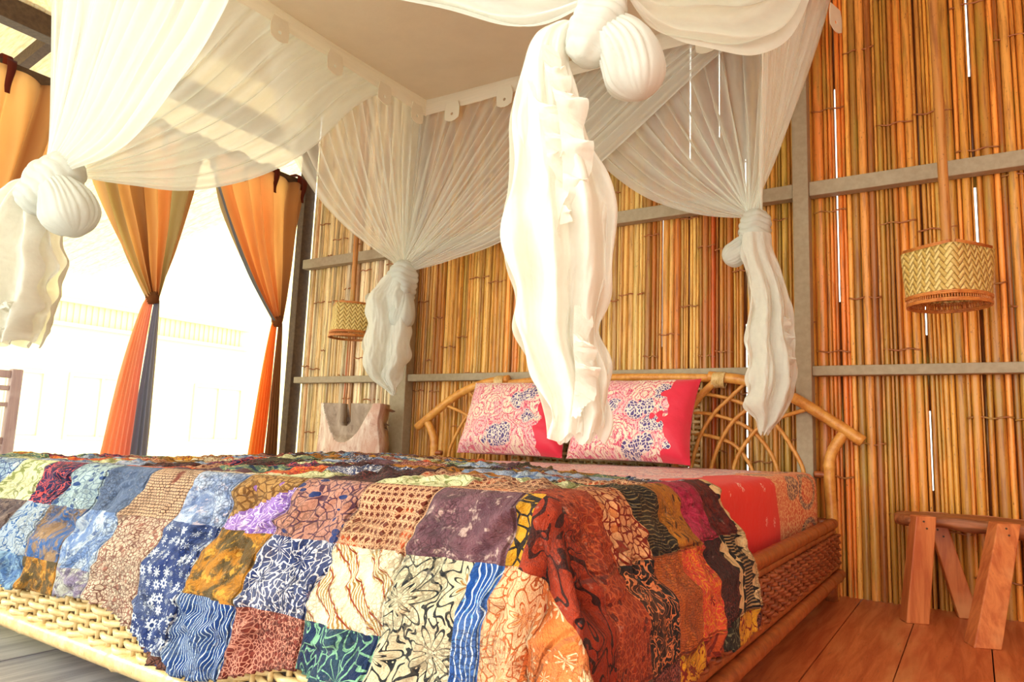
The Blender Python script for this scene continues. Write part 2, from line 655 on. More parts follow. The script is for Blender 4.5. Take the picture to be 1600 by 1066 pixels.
def weave(p0, p1, z0, z1, nst, nrow, mat, name, parent, r=.0075, nrm=(0, -1, 0)):
    p0, p1, nrm = Vector(p0), Vector(p1), Vector(nrm)
    b_ = MB()
    for i in range(nst + 1):
        q = p0.lerp(p1, i / nst)
        b_.tube([(q.x, q.y, z0), (q.x, q.y, z1)], .006, 5)
    for j in range(nrow):
        z = lerp(z0, z1, (j + .5) / nrow)
        pts = []
        N = nst * 4
        for i in range(N + 1):
            t = i / N
            q = p0.lerp(p1, t) + nrm * (.009 * sin(pi * t * nst + (pi / 2) + pi * j))
            pts.append((q.x, q.y, z + .0018 * sin(i * .7 + j)))
        b_.tube(pts, r, 5, cap=False)
    return b_.build(name, mat, parent)


weave((BX0, BY0 - .006, 0), (BX1, BY0 - .006, 0), .118, .262, 46, 9, M_WEAVE_P, 'woven_panel', bed, .0078)
weave((BX1 - .004, BY0, 0), (BX1 - .004, HY, 0), .145, .262, 54, 9, M_WEAVE_D, 'woven_panel', bed, .0062, (1, 0, 0))
# legs
for (x, y) in ((BX1 - .03, HY - .0), (BX0 + .04, HY - .0), (BX1 - .22, BY0 + .35), (BX0 + .2, BY0 + .35)):
    q = MB(); q.tube([(x, y, 0), (x, y, .10)], .024, 12); q.build('leg', M_RATTAN_D, bed)
# slatted base under the mattress
q = MB()
for k in range(14):
    yy = BY0 + .12 + k * .165
    q.box(BX0 + .03, BX1 - .03, yy, yy + .07, .15, .165)
q.build('slat_base', M_RATTAN_D, bed, smooth=False)

# headboard ---------------------------------------------------------------
hy = HY + .03
CXM = -1.545   # centre of headboard
def mir(p): return (2 * CXM - p[0], p[1], p[2])
def hb(pts, dy=0): return [(x, hy + dy, z) for x, z in pts]
knobbly(hb([(-2.13, .878), (-1.832, .899), (-1.47, .904), (-1.144, .9), (-.93, .893)]), .019, M_RATTAN, 'top_pole', bed, nodes=.4)
armR = hb([(-1.00, .903), (-.93, .896), (-.85, .884), (-.74, .853), (-.636, .806), (-.512, .726), (-.374, .63)], -.006)
armL = [mir(p) for p in armR]
knobbly(armR, .0235, M_RATTAN, 'arm_pole', bed, nodes=.5)
knobbly([(x + .0, y, z) for x, y, z in armL], .0235, M_RATTAN, 'arm_pole', bed, nodes=.5)
postR = [(-.497, hy, .0), (-.497, hy, .3), (-.503, hy, .46), (-.500, hy, .55), (-.478, hy, .61), (-.44, hy, .668)]
for p in (postR, [mir(q_) for q_ in postR]):
    knobbly(p, .0225, M_RATTAN, 'headboard_post', bed, n=50, nodes=.35)
knobbly([(-.56, hy, .49), (-.49, hy, .49)], .014, M_RATTAN_D, 'cross_rail', bed, n=10)
knobbly([mir((-.56, hy, .49)), mir((-.49, hy, .49))], .014, M_RATTAN_D, 'cross_rail', bed, n=10)
knobbly([(-2.6, hy, .30), (-.49, hy, .30)], .016, M_RATTAN_D, 'cross_rail', bed, n=40)
rods = [
    [(-1.14, .648), (-1.094, .646), (-.985, .630), (-.888, .594), (-.825, .513), (-.80, .43)],
    [(-1.12, .738), (-1.07, .738), (-.985, .730), (-.888, .702), (-.816, .663), (-.752, .593), (-.715, .517), (-.70, .44)],
    [(-1.05, .826), (-1.008, .822), (-.924, .805), (-.851, .780), (-.769, .741), (-.703, .679), (-.650, .597), (-.610, .518), (-.60, .45)],
    [(-1.09, .44), (-1.078, .508), (-1.040, .634), (-.979, .733), (-.910, .802), (-.84, .868)],
    [(-1.0, .44), (-.986, .509), (-.947, .614), (-.896, .697), (-.829, .757), (-.735, .835)],
    [(-.90, .44), (-.886, .514), (-.860, .574), (-.808, .649), (-.767, .686), (-.695, .721), (-.573, .762)],
]
for k, pth in enumerate(rods):
    dy = .012 if k < 3 else -.004
    for side in (0, 1):
        pp = hb(pth, dy)
        if side: pp = [mir(p) for p in pp]
        knobbly(pp, .0088, M_RATTAN, 'curved_rod', bed, seg=8, n=40, nodes=.3)
for side in (0, 1):
    pp = hb([(-.94, .905), (-1.064, .778), (-1.136, .62), (-1.16, .44)], -.018)
    if side: pp = [mir(p) for p in pp]
    knobbly(pp, .017, M_RATTAN, 'brace_pole', bed, n=40, nodes=.3)
    # lashing
    q = MB()
    cx, cz = -.952, .893
    for k in range(9):
        t = (k - 4) * .0062
        ring = []
        for a in range(13):
            th = a / 12 * 2 * pi
            ring.append((cx + t + .004 * sin(th), hy - .008 + .031 * cos(th), cz - .006 + .034 * sin(th) - abs(t) * .1))
        if side: ring = [mir(p) for p in ring]
        q.tube(ring, .0038, 5, cap=False)
    q.build('lashing', M_CANE_P, bed)
# woven cane field in the middle of the headboard
weave((-2.06, hy + .012, 0), (-1.04, hy + .012, 0), .46, .885, 26, 17, M_WEAVE_P, 'woven_panel', bed, .0085)

# ------------------------------------------------------------------ mattress and sheet
M_MATT = painted_wood('mattress_ticking', C(230, 215, 200), C(220, 205, 190), .9)


def rbox(x0, x1, y0, y1, z0, z1, r, mb, n=6, wob=0):
    """box with rounded top edge, open grid over the top and sides"""
    prof = [(0, z0), (0, (z0 + z1) / 2)]
    for k in range(n + 1):
        a = pi / 2 * k / n
        prof.append((r * (1 - cos(a)), z1 - r + r * sin(a)))
    ring0 = []
    per = []
    M = 40
    for sx, sy, a0 in ((1, -1, -pi / 2), (1, 1, 0), (-1, 1, pi / 2), (-1, -1, pi)):
        for k in range(7):
            per.append((sx, sy, a0 + pi / 2 * k / 6))
    rc = .07
    rings = []
    for ins, z in prof:
        ring = []
        for i_ in range(len(per)):
            sx, sy, a = per[i_]
            cx = (x1 - rc if sx > 0 else x0 + rc); cy = (y1 - rc if sy > 0 else y0 + rc)
            ring.append((cx + (rc - min(ins, rc * .95)) * cos(a), cy + (rc - min(ins, rc * .95)) * sin(a), z))
        rings.append([mb.vert(p, (p[0], p[1])) for p in ring])
    for j in range(len(rings) - 1):
        for i in range(len(per)):
            k = (i + 1) % len(per)
            mb.face((rings[j][i], rings[j][k], rings[j + 1][k], rings[j + 1][i]))
    mb.face(rings[-1])
    mb.face(rings[0][::-1])


q = MB(); rbox(-2.60, -.565, .99, 3.06, .166, .445, .05, q)
tag(q.build('mattress', M_MATT), 'thick mattress under the red batik sheet, on the rattan bed', 'mattress')


def sheet_mat():
    n = NT('red_batik_sheet')
    v = n.coord('UV')
    sep = n.n('ShaderNodeSeparateXYZ'); n.t.links.new(v, sep.inputs[0])
    X, Y = sep.outputs[0], sep.outputs[1]
    red1, red2 = C(236, 48, 40), C(222, 34, 34)
    base = n.mix(n.noise(v, 4, 3), red1, red2)
    # small white sprigs
    vr = n.vor(n.coord('UV', (1, 1, 1)), 9, 'F1', .25)
    k = n.noise(v, 120, 2)
    spr = n.math('MULTIPLY', n.math('LESS_THAN', vr.outputs[0], .17), n.math('GREATER_THAN', k, .52))
    base = n.mix(spr, base, C(250, 190, 180))
    # batik border near the head end: medallions outlined in navy and cream
    vb = n.coord('UV', (3.6, 1.9, 1), (0, .15, 0))
    m = n.vor(vb, 1.6, 'F1', .35)
    md = m.outputs[0]
    rg = n.wave(v, 16, 6, 3, 'X', 3)
    rings_ = n.math('SINE', n.math('MULTIPLY', md, 42))
    lace = n.vor(v, 62, 'DISTANCE_TO_EDGE').outputs[0]
    bcol = n.mix(n.math('GREATER_THAN', rings_, .35), C(206, 52, 42), C(222, 104, 66))
    bcol = n.mix(n.step(md, .30, .34), bcol, C(84, 50, 84))
    bcol = n.mix(n.step(md, .42, .45), bcol, C(220, 92, 62))
    bcol = n.mix(n.math('MULTIPLY', n.math('LESS_THAN', lace, .10), .75), bcol, C(252, 214, 150))
    edge = n.math('ADD', Y, n.math('MULTIPLY', n.math('SINE', n.math('MULTIPLY', X, 21)), .035))
    col = n.mix(n.math('GREATER_THAN', edge, 2.42), base, bcol)
    # centre field of the sheet: pink paisley, paled by glare put into the colour
    f1 = n.vor(v, 13, 'SMOOTH_F1').outputs[0]
    f2 = n.wave(v, 30, 9, 2, 'Y', 3)
    fcol = n.mix(n.step(f1, .25, .4), C(250, 198, 192), C(254, 236, 226))
    fcol = n.mix(n.math('GREATER_THAN', f2, .72), fcol, C(210, 84, 104))
    fcol = n.mix(n.math('MULTIPLY', n.math('LESS_THAN', n.vor(v, 34, 'DISTANCE_TO_EDGE').outputs[0], .05), .7), fcol, C(120, 96, 140))
    inside = n.math('LESS_THAN', n.math('ADD', X, n.math('MULTIPLY', n.math('SINE', n.math('MULTIPLY', Y, 17)), .02)), -.72)
    col = n.mix(inside, col, fcol)
    w = n.noise(n.coord('Object'), 22, 4, .6)
    return n.finish(n.bsdf(col, .55, .3, n.bump(w, .25, .01), sheen=.05))


M_SHEET = sheet_mat()


def sheet_pt(u, v):
    # a across (x), b along (y); drapes down both long sides and is tucked
    a = lerp(-2.86, -.575 + .25, u)
    b_ = lerp(1.0, 3.085, v)
    R = .035
    x, z = a, .497
    def roll(over):
        q_ = pi / 2 * R
        if over < q_:
            t = over / R
            return R * sin(t), -R * (1 - cos(t))
        return R, -R - (over - q_)
    if a > -.575:
        dx, dz = roll(a + .575); x = -.575 + dx; z += dz
        x += .006 * sin(b_ * 9) * min(1, (a + .575) / .1)
    if a < -2.6:
        dx, dz = roll(-2.6 - a); x = -2.6 - dx; z += dz
    z += (.004 * nz(a * 4, b_ * 4, 1) - .036 * min(1, (-.58 - a) / 2.1)) * (a < -.58)
    y = b_
    if b_ > 3.06: z -= (b_ - 3.06) * .8
    return (x, y, z)


q = MB()
q.grid(sheet_pt, 110, 70, uvfn=lambda u, v: (lerp(-2.86, -.575 + .25, u), lerp(1.0, 3.085, v)))
tag(q.build('bed_sheet', M_SHEET, solid=.003), 'red batik bed sheet with a patterned border, tucked over the mattress', 'sheet')


# ------------------------------------------------------------------ pillows
def pillow_mat():
    n = NT('pink_batik_pillow')
    v = n.coord('UV')
    sep = n.n('ShaderNodeSeparateXYZ'); n.t.links.new(v, sep.inputs[0])
    X, Y = sep.outputs[0], sep.outputs[1]
    # blobs: cream, pink, red field, navy paisley
    warp = n.n('ShaderNodeTexNoise'); n.t.links.new(v, warp.inputs['Vector']); warp.inputs['Scale'].default_value = 7
    vv = n.mix(.06, v, warp.outputs[1], 'LINEAR_LIGHT')
    big = n.vor(vv, 6.5, 'F1', .9)
    d = big.outputs[0]
    rings_ = n.math('SINE', n.math('MULTIPLY', d, 34))
    cells = n.n('ShaderNodeSeparateXYZ'); n.t.links.new(big.outputs[1], cells.inputs[0])
    lace = n.vor(vv, 46, 'DISTANCE_TO_EDGE').outputs[0]
    swirl = n.wave(vv, 12, 9, 2.5, 'X', 2)
    col = n.mix(n.step(cells.outputs[0], .3, .5), C(252, 232, 214), C(250, 186, 196))
    col = n.mix(n.math('GREATER_THAN', rings_, .62), col, C(228, 84, 118))
    col = n.mix(n.math('MULTIPLY', n.math('GREATER_THAN', swirl, .78), .8), col, C(206, 70, 120))
    navy = n.math('MULTIPLY', n.math('GREATER_THAN', cells.outputs[1], .60), n.math('LESS_THAN', d, .50))
    ncol = n.mix(n.math('LESS_THAN', lace, .11), C(84, 66, 130), C(240, 226, 226))
    col = n.mix(navy, col, ncol)
    col = n.mix(n.math('MULTIPLY', n.math('LESS_THAN', lace, .05), .75), col, C(252, 226, 196))
    red = n.math('GREATER_THAN', n.math('ADD', X, n.math('MULTIPLY', n.noise(v, 5, 2), .5)), 1.06)
    col = n.mix(red, col, n.mix(n.noise(v, 5), C(222, 30, 62), C(236, 56, 84)))
    w = n.noise(n.coord('Object'), 16, 3)
    return n.finish(n.bsdf(col, .45, .4, n.bump(w, .35, .015), sheen=.3))


M_PILLOW = pillow_mat()


def pillow(cx, w, h, yb, lean, yaw, label, roll=0):
    root_loc = Vector((cx, yb, .505))
    q_ = MB()
    rows = []
    def pt(u, v, s):
        a, c = u * 2 - 1, v * 2 - 1
        pa = 1 - .10 * (1 - abs(a)) * 0
        # pinched corners, concave edges
        ex = a * (1 - .07 * (1 - c * c) * abs(a))
        ez = c * (1 - .05 * (1 - a * a) * abs(c))
        th = .085 * (max(0, (1 - a ** 4)) * max(0, (1 - c ** 4))) ** .55
        th *= 1 + .18 * nz(a * 1.6 + cx, c * 1.6, s)
        wr = .005 * nz(a * 6 + cx * 3, c * 6, 2) * (1 - (abs(a * c)))
        X = ex * w / 2
        Z = (ez + 1) * h / 2
        Y = s * (th + wr) + (.0)
        # sag: lower edge thicker
        Y *= 1 + .35 * (1 - v)
        # lean back and yaw
        y2 = Y * cos(lean) + Z * sin(lean); z2 = -Y * sin(lean) + Z * cos(lean)
        x3 = X * cos(roll) - z2 * sin(roll); z3 = X * sin(roll) + z2 * cos(roll)
        return root_loc + Vector((x3 * cos(yaw) - y2 * sin(yaw), x3 * sin(yaw) + y2 * cos(yaw), z3))
    for s in (-1, 1):
        q_.grid(lambda u, v: pt(u, v, s), 44, 30, uvfn=lambda u, v: (u + cx * .0, v * .62 + (cx > -1.6) * .37))
    o = q_.build('pillow', M_PILLOW)
    tag(o, label, 'pillow', 'batik pillows against the headboard')
    return o


pillow(-1.925, .60, .40, 2.93, .38, .05, 'pink batik pillow at the left of the headboard, half behind the big hanging net tail')
pillow(-1.30, .60, .40, 2.93, .34, -.02, 'pink batik pillow at the right of the headboard, with a plain red right edge')

# ------------------------------------------------------------------ patchwork quilt
def batik(name, kind, c1, c2, c3=None, sc=1.0):
    n = NT('batik_' + name)
    c3 = c3 or c2
    sc *= 1.2 if kind == 'tie' else 1.45
    v = n.coord('UV')
    base = n.mix(n.step(n.noise(v, 14, 3), .35, .7), c1, tuple(lerp(c1[i], c2[i], .18) for i in range(3)) + (1,))
    if kind == 'vein':      # light lines round cells
        e = n.vor(v, 46 * sc, 'DISTANCE_TO_EDGE').outputs[0]
        col = n.mix(n.math('LESS_THAN', e, .09), base, c2)
        d = n.vor(v, 18 * sc).outputs[0]
        col = n.mix(n.math('MULTIPLY', n.math('LESS_THAN', d, .22), .85), col, c3)
    elif kind == 'flower':  # petals round cell centres
        vr = n.vor(v, 30 * sc, 'F1', .45)
        sub = n.n('ShaderNodeVectorMath', operation='SUBTRACT')
        mv = n.n('ShaderNodeVectorMath', operation='SCALE'); n.t.links.new(v, mv.inputs[0]); mv.inputs['Scale'].default_value = 1
        n.t.links.new(mv.outputs[0], sub.inputs[0]); n.t.links.new(vr.outputs['Position'], sub.inputs[1])
        sp = n.n('ShaderNodeSeparateXYZ'); n.t.links.new(sub.outputs[0], sp.inputs[0])
        ang = n.math('ARCTAN2', sp.outputs[0], sp.outputs[1])
        pet = n.math('MULTIPLY', n.math('COSINE', n.math('MULTIPLY', ang, 8)), .10)
        d = n.math('ADD', vr.outputs[0], pet)
        col = n.mix(n.math('LESS_THAN', d, .36), base, c2)
        col = n.mix(n.math('LESS_THAN', vr.outputs[0], .16), col, c3)
        dots = n.vor(v, 95 * sc).outputs[0]
        col = n.mix(n.math('MULTIPLY', n.math('LESS_THAN', dots, .22), n.math('GREATER_THAN', d, .5)), col, c2)
    elif kind == 'bloom':   # one big flower with outlined petals
        vr = n.vor(v, 9 * sc, 'F1', .6)
        sub = n.n('ShaderNodeVectorMath', operation='SUBTRACT')
        n.t.links.new(v, sub.inputs[0]); n.t.links.new(vr.outputs['Position'], sub.inputs[1])
        sp = n.n('ShaderNodeSeparateXYZ'); n.t.links.new(sub.outputs[0], sp.inputs[0])
        ang = n.math('ARCTAN2', sp.outputs[0], sp.outputs[1])
        rad = n.math('ADD', vr.outputs[0], n.math('MULTIPLY', n.math('COSINE', n.math('MULTIPLY', ang, 7)), .11))
        ln = n.math('ABSOLUTE', n.math('SINE', n.math('MULTIPLY', rad, 15)))
        curl = n.wave(v, 11 * sc, 11, 2, 'X', 2)
        col = n.mix(n.math('LESS_THAN', ln, .30), base, c2)
        col = n.mix(n.math('LESS_THAN', rad, .13), col, c3)
        col = n.mix(n.math('MULTIPLY', n.math('GREATER_THAN', curl, .93), n.math('GREATER_THAN', rad, .4)), col, c2)
    elif kind == 'wave':    # wavy resist stripes
        k = n.wave(v, 16 * sc, 6, 1.2, 'X', 1)
        k = n.math('ABSOLUTE', n.math('SUBTRACT', k, .5))
        col = n.mix(n.math('LESS_THAN', k, .16), base, c2)
        col = n.mix(n.math('MULTIPLY', n.math('LESS_THAN', n.vor(v, 90).outputs[0], .2), .6), col, c3)
    elif kind == 'squig':   # meandering single line
        k = n.noise(v, 24 * sc, 1.2, .5, 1.2)
        k = n.math('ABSOLUTE', n.math('SUBTRACT', k, .5))
        col = n.mix(n.math('LESS_THAN', k, .035), base, c2)
    elif kind == 'star':    # star lattice
        sp = n.n('ShaderNodeSeparateXYZ'); n.t.links.new(v, sp.inputs[0])
        X = n.math('MULTIPLY', sp.outputs[0], 52 * sc * 2); Y = n.math('MULTIPLY', sp.outputs[1], 52 * sc * 2)
        tr = lambda q_: n.math('ABSOLUTE', n.math('SUBTRACT', n.math('FRACT', q_), .5))
        a = n.math('MINIMUM', tr(n.math('MULTIPLY', X, .5)), tr(n.math('MULTIPLY', Y, .5)))
        b2 = n.math('MINIMUM', tr(n.math('MULTIPLY', n.math('ADD', X, Y), .5)), tr(n.math('MULTIPLY', n.math('SUBTRACT', X, Y), .5)))
        l = n.math('LESS_THAN', n.math('MINIMUM', a, b2), .10)
        bl = n.step(n.noise(n.coord('UV', (5, 12, 1), rot=(0, 0, .5)), 1.6, 2), .52, .6)
        col = n.mix(l, c2, base)
        col = n.mix(bl, col, n.mix(l, c3, base))
    elif kind == 'brick':
        bk = n.n('ShaderNodeTexBrick'); n.t.links.new(v, bk.inputs[0])
        bk.inputs['Scale'].default_value = 45 * sc
        bk.inputs['Mortar Size'].default_value = .05
        bk.inputs['Row Height'].default_value = .42
        n.put(bk.inputs['Color1'], c1); n.put(bk.inputs['Color2'], c1); n.put(bk.inputs['Mortar'], c2)
        col = n.mix(n.step(n.noise(v, 12, 2), .56, .62), bk.outputs[0], c3)
    elif kind == 'diag':    # parang diagonals
        vv = n.coord('UV', (1, 1, 1), rot=(0, 0, .65))
        k = n.wave(vv, 4.5 * sc, 1, 2, 'Y', 2)
        fine = n.wave(n.coord('UV', (1, 1, 1), rot=(0, 0, -.5)), 60, 2, 2, 'X', 1)
        col = n.mix(n.step(k, .42, .55), base, n.mix(n.math('GREATER_THAN', fine, .5), c2, c1))
        k2 = n.math('ABSOLUTE', n.math('SUBTRACT', k, .72))
        col = n.mix(n.math('LESS_THAN', k2, .07), col, c3)
    elif kind == 'leaf':    # leaves on a ground
        vv = n.coord('UV', (1, 2.1, 1), rot=(0, 0, .8))
        d = n.vor(vv, 15 * sc, 'F1', 1).outputs[0]
        col = n.mix(n.math('LESS_THAN', d, .30), base, c2)
        e = n.vor(v, 42 * sc, 'DISTANCE_TO_EDGE').outputs[0]
        col = n.mix(n.math('MULTIPLY', n.math('LESS_THAN', e, .06), n.math('GREATER_THAN', d, .33)), col, c3)
    elif kind == 'tri':     # serrated triangles and hatching
        sp = n.n('ShaderNodeSeparateXYZ'); n.t.links.new(v, sp.inputs[0])
        X, Y = sp.outputs[0], sp.outputs[1]
        fx = n.math('FRACT', n.math('MULTIPLY', X, 34)); fy = n.math('FRACT', n.math('MULTIPLY', Y, 17))
        t = n.math('LESS_THAN', n.math('MULTIPLY', n.math('ABSOLUTE', n.math('SUBTRACT', fx, .5)), 1.6), fy)
        hatch = n.math('GREATER_THAN', n.math('SINE', n.math('MULTIPLY', X, 900)), .2)
        z = n.math('GREATER_THAN', n.math('FRACT', n.math('MULTIPLY', Y, 8.4)), .5)
        col = n.mix(z, n.mix(t, c1, c2), n.mix(hatch, c1, c3))
    elif kind == 'maze':
        sp = n.n('ShaderNodeSeparateXYZ'); n.t.links.new(n.coord('UV', rot=(0, 0, .785)), sp.inputs[0])
        a = n.math('SINE', n.math('MULTIPLY', sp.outputs[0], 300)); b2 = n.math('SINE', n.math('MULTIPLY', sp.outputs[1], 300))
        s_ = n.math('GREATER_THAN', n.math('SINE', n.math('MULTIPLY', n.math('ADD', sp.outputs[0], n.math('MULTIPLY', sp.outputs[1], 1.0)), 70)), 0)
        col = n.mix(n.math('GREATER_THAN', n.mix(s_, a, b2), 0.1), c1, c2)
    else:                   # tie: mottled dye
        k = n.noise(v, 20 * sc, 5, .7, 1.5)
        col = n.mix(n.step(k, .42, .56), base, c2)
        col = n.mix(n.math('MULTIPLY', n.step(n.noise(v, 60 * sc, 3, .7), .55, .65), .8), col, c3)
    # crackle of the wax and soft wear
    cr = n.noise(v, 55, 4, .75)
    fine = n.vor(v, 120, 'DISTANCE_TO_EDGE').outputs[0]
    dk = tuple(q_ * .35 for q_ in c1[:3]) + (1,)
    col = n.mix(n.math('MULTIPLY', n.math('LESS_THAN', fine, .10), n.math('MULTIPLY', n.step(n.noise(v, 9, 2), .45, .6), .55)), col, dk)
    col = n.mix(n.math('MULTIPLY', n.step(n.noise(v, 34, 4, .7), .5, .75), .5), col, dk)
    col = n.mix(n.math('MULTIPLY', n.step(cr, .58, .72), .25), col, C(240, 226, 210))
    gm = n.n('ShaderNodeGamma'); n.put(gm.inputs[0], col); gm.inputs[1].default_value = 1.3
    col = gm.outputs[0]
    # stitched seams round every patch
    sp = n.n('ShaderNodeSeparateXYZ'); n.t.links.new(v, sp.inputs[0])
    fx = n.math('PINGPONG', n.math('ADD', sp.outputs[0], .585), .0825)
    fx = n.math('MINIMUM', fx, n.math('SUBTRACT', .0825, fx)) if False else fx
    h = n.math('ADD', n.math('MULTIPLY', n.noise(v, 26, 5, .6, .8), 1), n.math('MULTIPLY', n.step(fx, 0, .006), .5))
    wv = n.noise(v, 420, 2)
    h = n.math('ADD', h, n.math('MULTIPLY', wv, .15))
    return n.finish(n.bsdf(col, .75, .2, n.bump(h, 1.0, .022), sheen=.05))


K = {}
def bk(name, *a, **k): K[name] = batik(name, *a, **k)
bk('mauve', 'tie', C(140, 104, 112), C(120, 86, 96), C(214, 190, 180), sc=.5)
bk('star_brown', 'star', C(228, 186, 150), C(126, 60, 38), C(196, 96, 44))
bk('pink_leaf', 'leaf', C(206, 158, 138), C(52, 74, 130), C(112, 78, 96))
bk('tan_purple', 'vein', C(198, 160, 104), C(140, 104, 60), C(158, 116, 190))
bk('violet', 'bloom', C(158, 122, 196), C(232, 212, 238), C(90, 60, 140), sc=1.4)
bk('lavender', 'tie', C(128, 146, 182), C(196, 206, 224), C(226, 214, 220), sc=.6)
bk('brick_brown', 'brick', C(222, 190, 160), C(92, 58, 56), C(138, 66, 50))
bk('slate_bloom', 'bloom', C(110, 126, 154), C(128, 142, 168), C(232, 236, 238), sc=.7)
bk('ice_leaf', 'leaf', C(192, 208, 208), C(62, 96, 150), C(134, 152, 170), sc=1.2)
bk('navy_red', 'bloom', C(50, 56, 104), C(226, 112, 112), C(226, 98, 90), sc=1.0)
bk('cream_vine', 'squig', C(238, 236, 196), C(170, 176, 120), sc=.8)
bk('pale_blue', 'vein', C(186, 204, 216), C(84, 110, 160), C(226, 232, 232))
bk('cream_bloom', 'bloom', C(226, 216, 186), C(58, 62, 66), C(176, 134, 78), sc=.8)
bk('blue_stripe', 'wave', C(36, 98, 170), C(226, 238, 244), C(120, 176, 214), sc=.8)
bk('cream_diag', 'diag', C(248, 236, 208), C(190, 156, 96), C(166, 84, 58))
bk('navy_white', 'bloom', C(42, 66, 122), C(240, 236, 238), C(214, 150, 160), sc=1.15)
bk('ochre', 'tie', C(206, 150, 58), C(112, 96, 62), C(228, 184, 88), sc=.6)
bk('indigo_daisy', 'flower', C(46, 74, 134), C(224, 230, 236), C(74, 98, 150), sc=.9)
bk('speckle', 'vein', C(226, 206, 184), C(150, 108, 96), C(176, 128, 112), sc=1.9)
bk('blue_smoke', 'tie', C(122, 150, 196), C(206, 216, 226), C(84, 110, 164), sc=.7)
bk('tan_blue', 'tie', C(172, 142, 108), C(72, 120, 178), C(196, 170, 140), sc=.7)
bk('swirl_blue', 'squig', C(196, 206, 214), C(64, 116, 172), sc=1.1)
bk('umber', 'tie', C(112, 96, 98), C(150, 132, 124), C(70, 62, 78))
bk('navy_green', 'bloom', C(34, 62, 104), C(150, 196, 166), C(130, 176, 150), sc=.75)
bk('redbrown', 'vein', C(134, 58, 46), C(216, 160, 140), C(150, 70, 56), sc=1.9)
bk('wave_blue', 'wave', C(34, 82, 146), C(220, 232, 238), C(110, 150, 190))
bk('brown_blue', 'leaf', C(146, 98, 70), C(56, 74, 132), C(70, 46, 40), sc=1.3)
bk('grey_violet', 'tie', C(160, 148, 172), C(206, 206, 196), C(100, 92, 116), sc=.7)
bk('denim', 'tie', C(98, 134, 182), C(156, 184, 206), C(62, 90, 140))
bk('ink', 'tie', C(56, 54, 60), C(196, 192, 196), C(120, 116, 130), sc=.4)
bk('paisley', 'squig', C(176, 74, 40), C(72, 34, 28), sc=.55)
bk('yellow_black', 'vein', C(222, 172, 52), C(58, 48, 44), C(120, 140, 150), sc=.8)
bk('roundel', 'flower', C(226, 140, 78), C(246, 214, 176), C(196, 96, 48), sc=.55)
bk('roundel_pale', 'bloom', C(240, 202, 164), C(200, 120, 70), C(222, 160, 110), sc=1.1)
bk('midnight', 'flower', C(44, 34, 56), C(240, 214, 196), C(206, 84, 48), sc=1.25)
bk('rust', 'vein', C(164, 72, 44), C(200, 110, 70), C(110, 44, 34), sc=1.6)
bk('red_cell', 'vein', C(236, 186, 140), C(150, 54, 34), C(222, 150, 92), sc=1.1)
bk('black_cream', 'wave', C(44, 40, 40), C(166, 146, 104), C(90, 80, 66), sc=.9)
bk('gold_leaf', 'leaf', C(206, 146, 60), C(110, 76, 44), C(186, 128, 52), sc=1.5)
bk('magenta', 'tie', C(172, 48, 84), C(204, 80, 110), C(128, 34, 60))
bk('maroon', 'tie', C(96, 40, 40), C(132, 58, 48), C(60, 34, 36))
bk('tooth', 'tri', C(40, 36, 38), C(232, 204, 158), C(190, 160, 118))
bk('squiggle', 'squig', C(42, 38, 42), C(232, 156, 108), sc=1.5)
bk('grain', 'wave', C(204, 124, 66), C(156, 76, 42), C(224, 158, 84), sc=1.6)
bk('coral', 'bloom', C(226, 92, 78), C(236, 168, 66), C(150, 40, 50), sc=1.4)
bk('dark_vein', 'vein', C(58, 38, 42), C(130, 70, 66), C(90, 50, 52), sc=1.8)
bk('taupe', 'tie', C(150, 122, 106), C(132, 104, 92), C(230, 180, 130), sc=.4)
bk('wine_dots', 'vein', C(84, 40, 46), C(176, 108, 96), C(52, 30, 36), sc=2.4)
bk('marigold', 'squig', C(236, 184, 62), C(160, 60, 40), sc=.9)
bk('maze', 'maze', C(206, 104, 58), C(146, 52, 34))
bk('black_curl', 'squig', C(36, 42, 44), C(150, 150, 120), sc=1.0)
bk('teal', 'leaf', C(120, 150, 130), C(60, 84, 120), C(200, 196, 150))
KN = list(K)
table = {
    0: ['mauve', 'star_brown', 'pink_leaf', 'tan_purple', 'lavender', 'brick_brown', 'slate_bloom', 'ice_leaf', 'navy_red', 'cream_vine', 'pale_blue', 'indigo_daisy', 'ochre', 'blue_smoke'],
    -1: ['cream_bloom', 'cream_diag', 'navy_white', 'ochre', 'indigo_daisy', 'speckle', 'blue_smoke', 'tan_blue', 'swirl_blue', 'umber', 'denim', 'grey_violet', 'denim', 'umber'],
    -2: ['cream_bloom', 'navy_green', 'redbrown', 'wave_blue', 'indigo_daisy', 'speckle', 'grey_violet', 'ochre', 'denim', 'umber', 'mauve', 'lavender', 'ochre', 'denim'],
    -3: ['ink', 'navy_green', 'redbrown', 'wave_blue', 'brown_blue', 'cream_bloom', 'blue_stripe', 'blue_stripe', 'umber', 'denim', 'ochre', 'ink', 'umber', 'denim'],
}
right_t = {
    0: {1: 'rust', 2: 'red_cell', 3: 'black_cream', 4: 'gold_leaf', 5: 'magenta', 6: 'maroon', 7: 'tooth'},
    1: {0: 'roundel', 1: 'rust', 2: 'squiggle', 3: 'grain', 4: 'coral', 5: 'dark_vein', 6: 'tooth', 7: 'tooth'},
    2: {0: 'midnight', 1: 'taupe', 2: 'wine_dots', 3: 'marigold', 4: 'maze', 5: 'black_curl', 6: 'marigold', 7: 'wine_dots'},
    3: {0: 'midnight', 1: 'taupe', 2: 'dark_vein', 3: 'grain', 4: 'maze', 5: 'black_curl', 6: 'wine_dots', 7: 'maroon'},
}
top_pool = ['mauve', 'star_brown', 'ochre', 'navy_red', 'redbrown', 'cream_diag', 'lavender', 'teal', 'black_cream', 'gold_leaf',
            'denim', 'navy_white', 'marigold', 'coral', 'umber', 'cream_vine', 'dark_vein', 'blue_smoke']


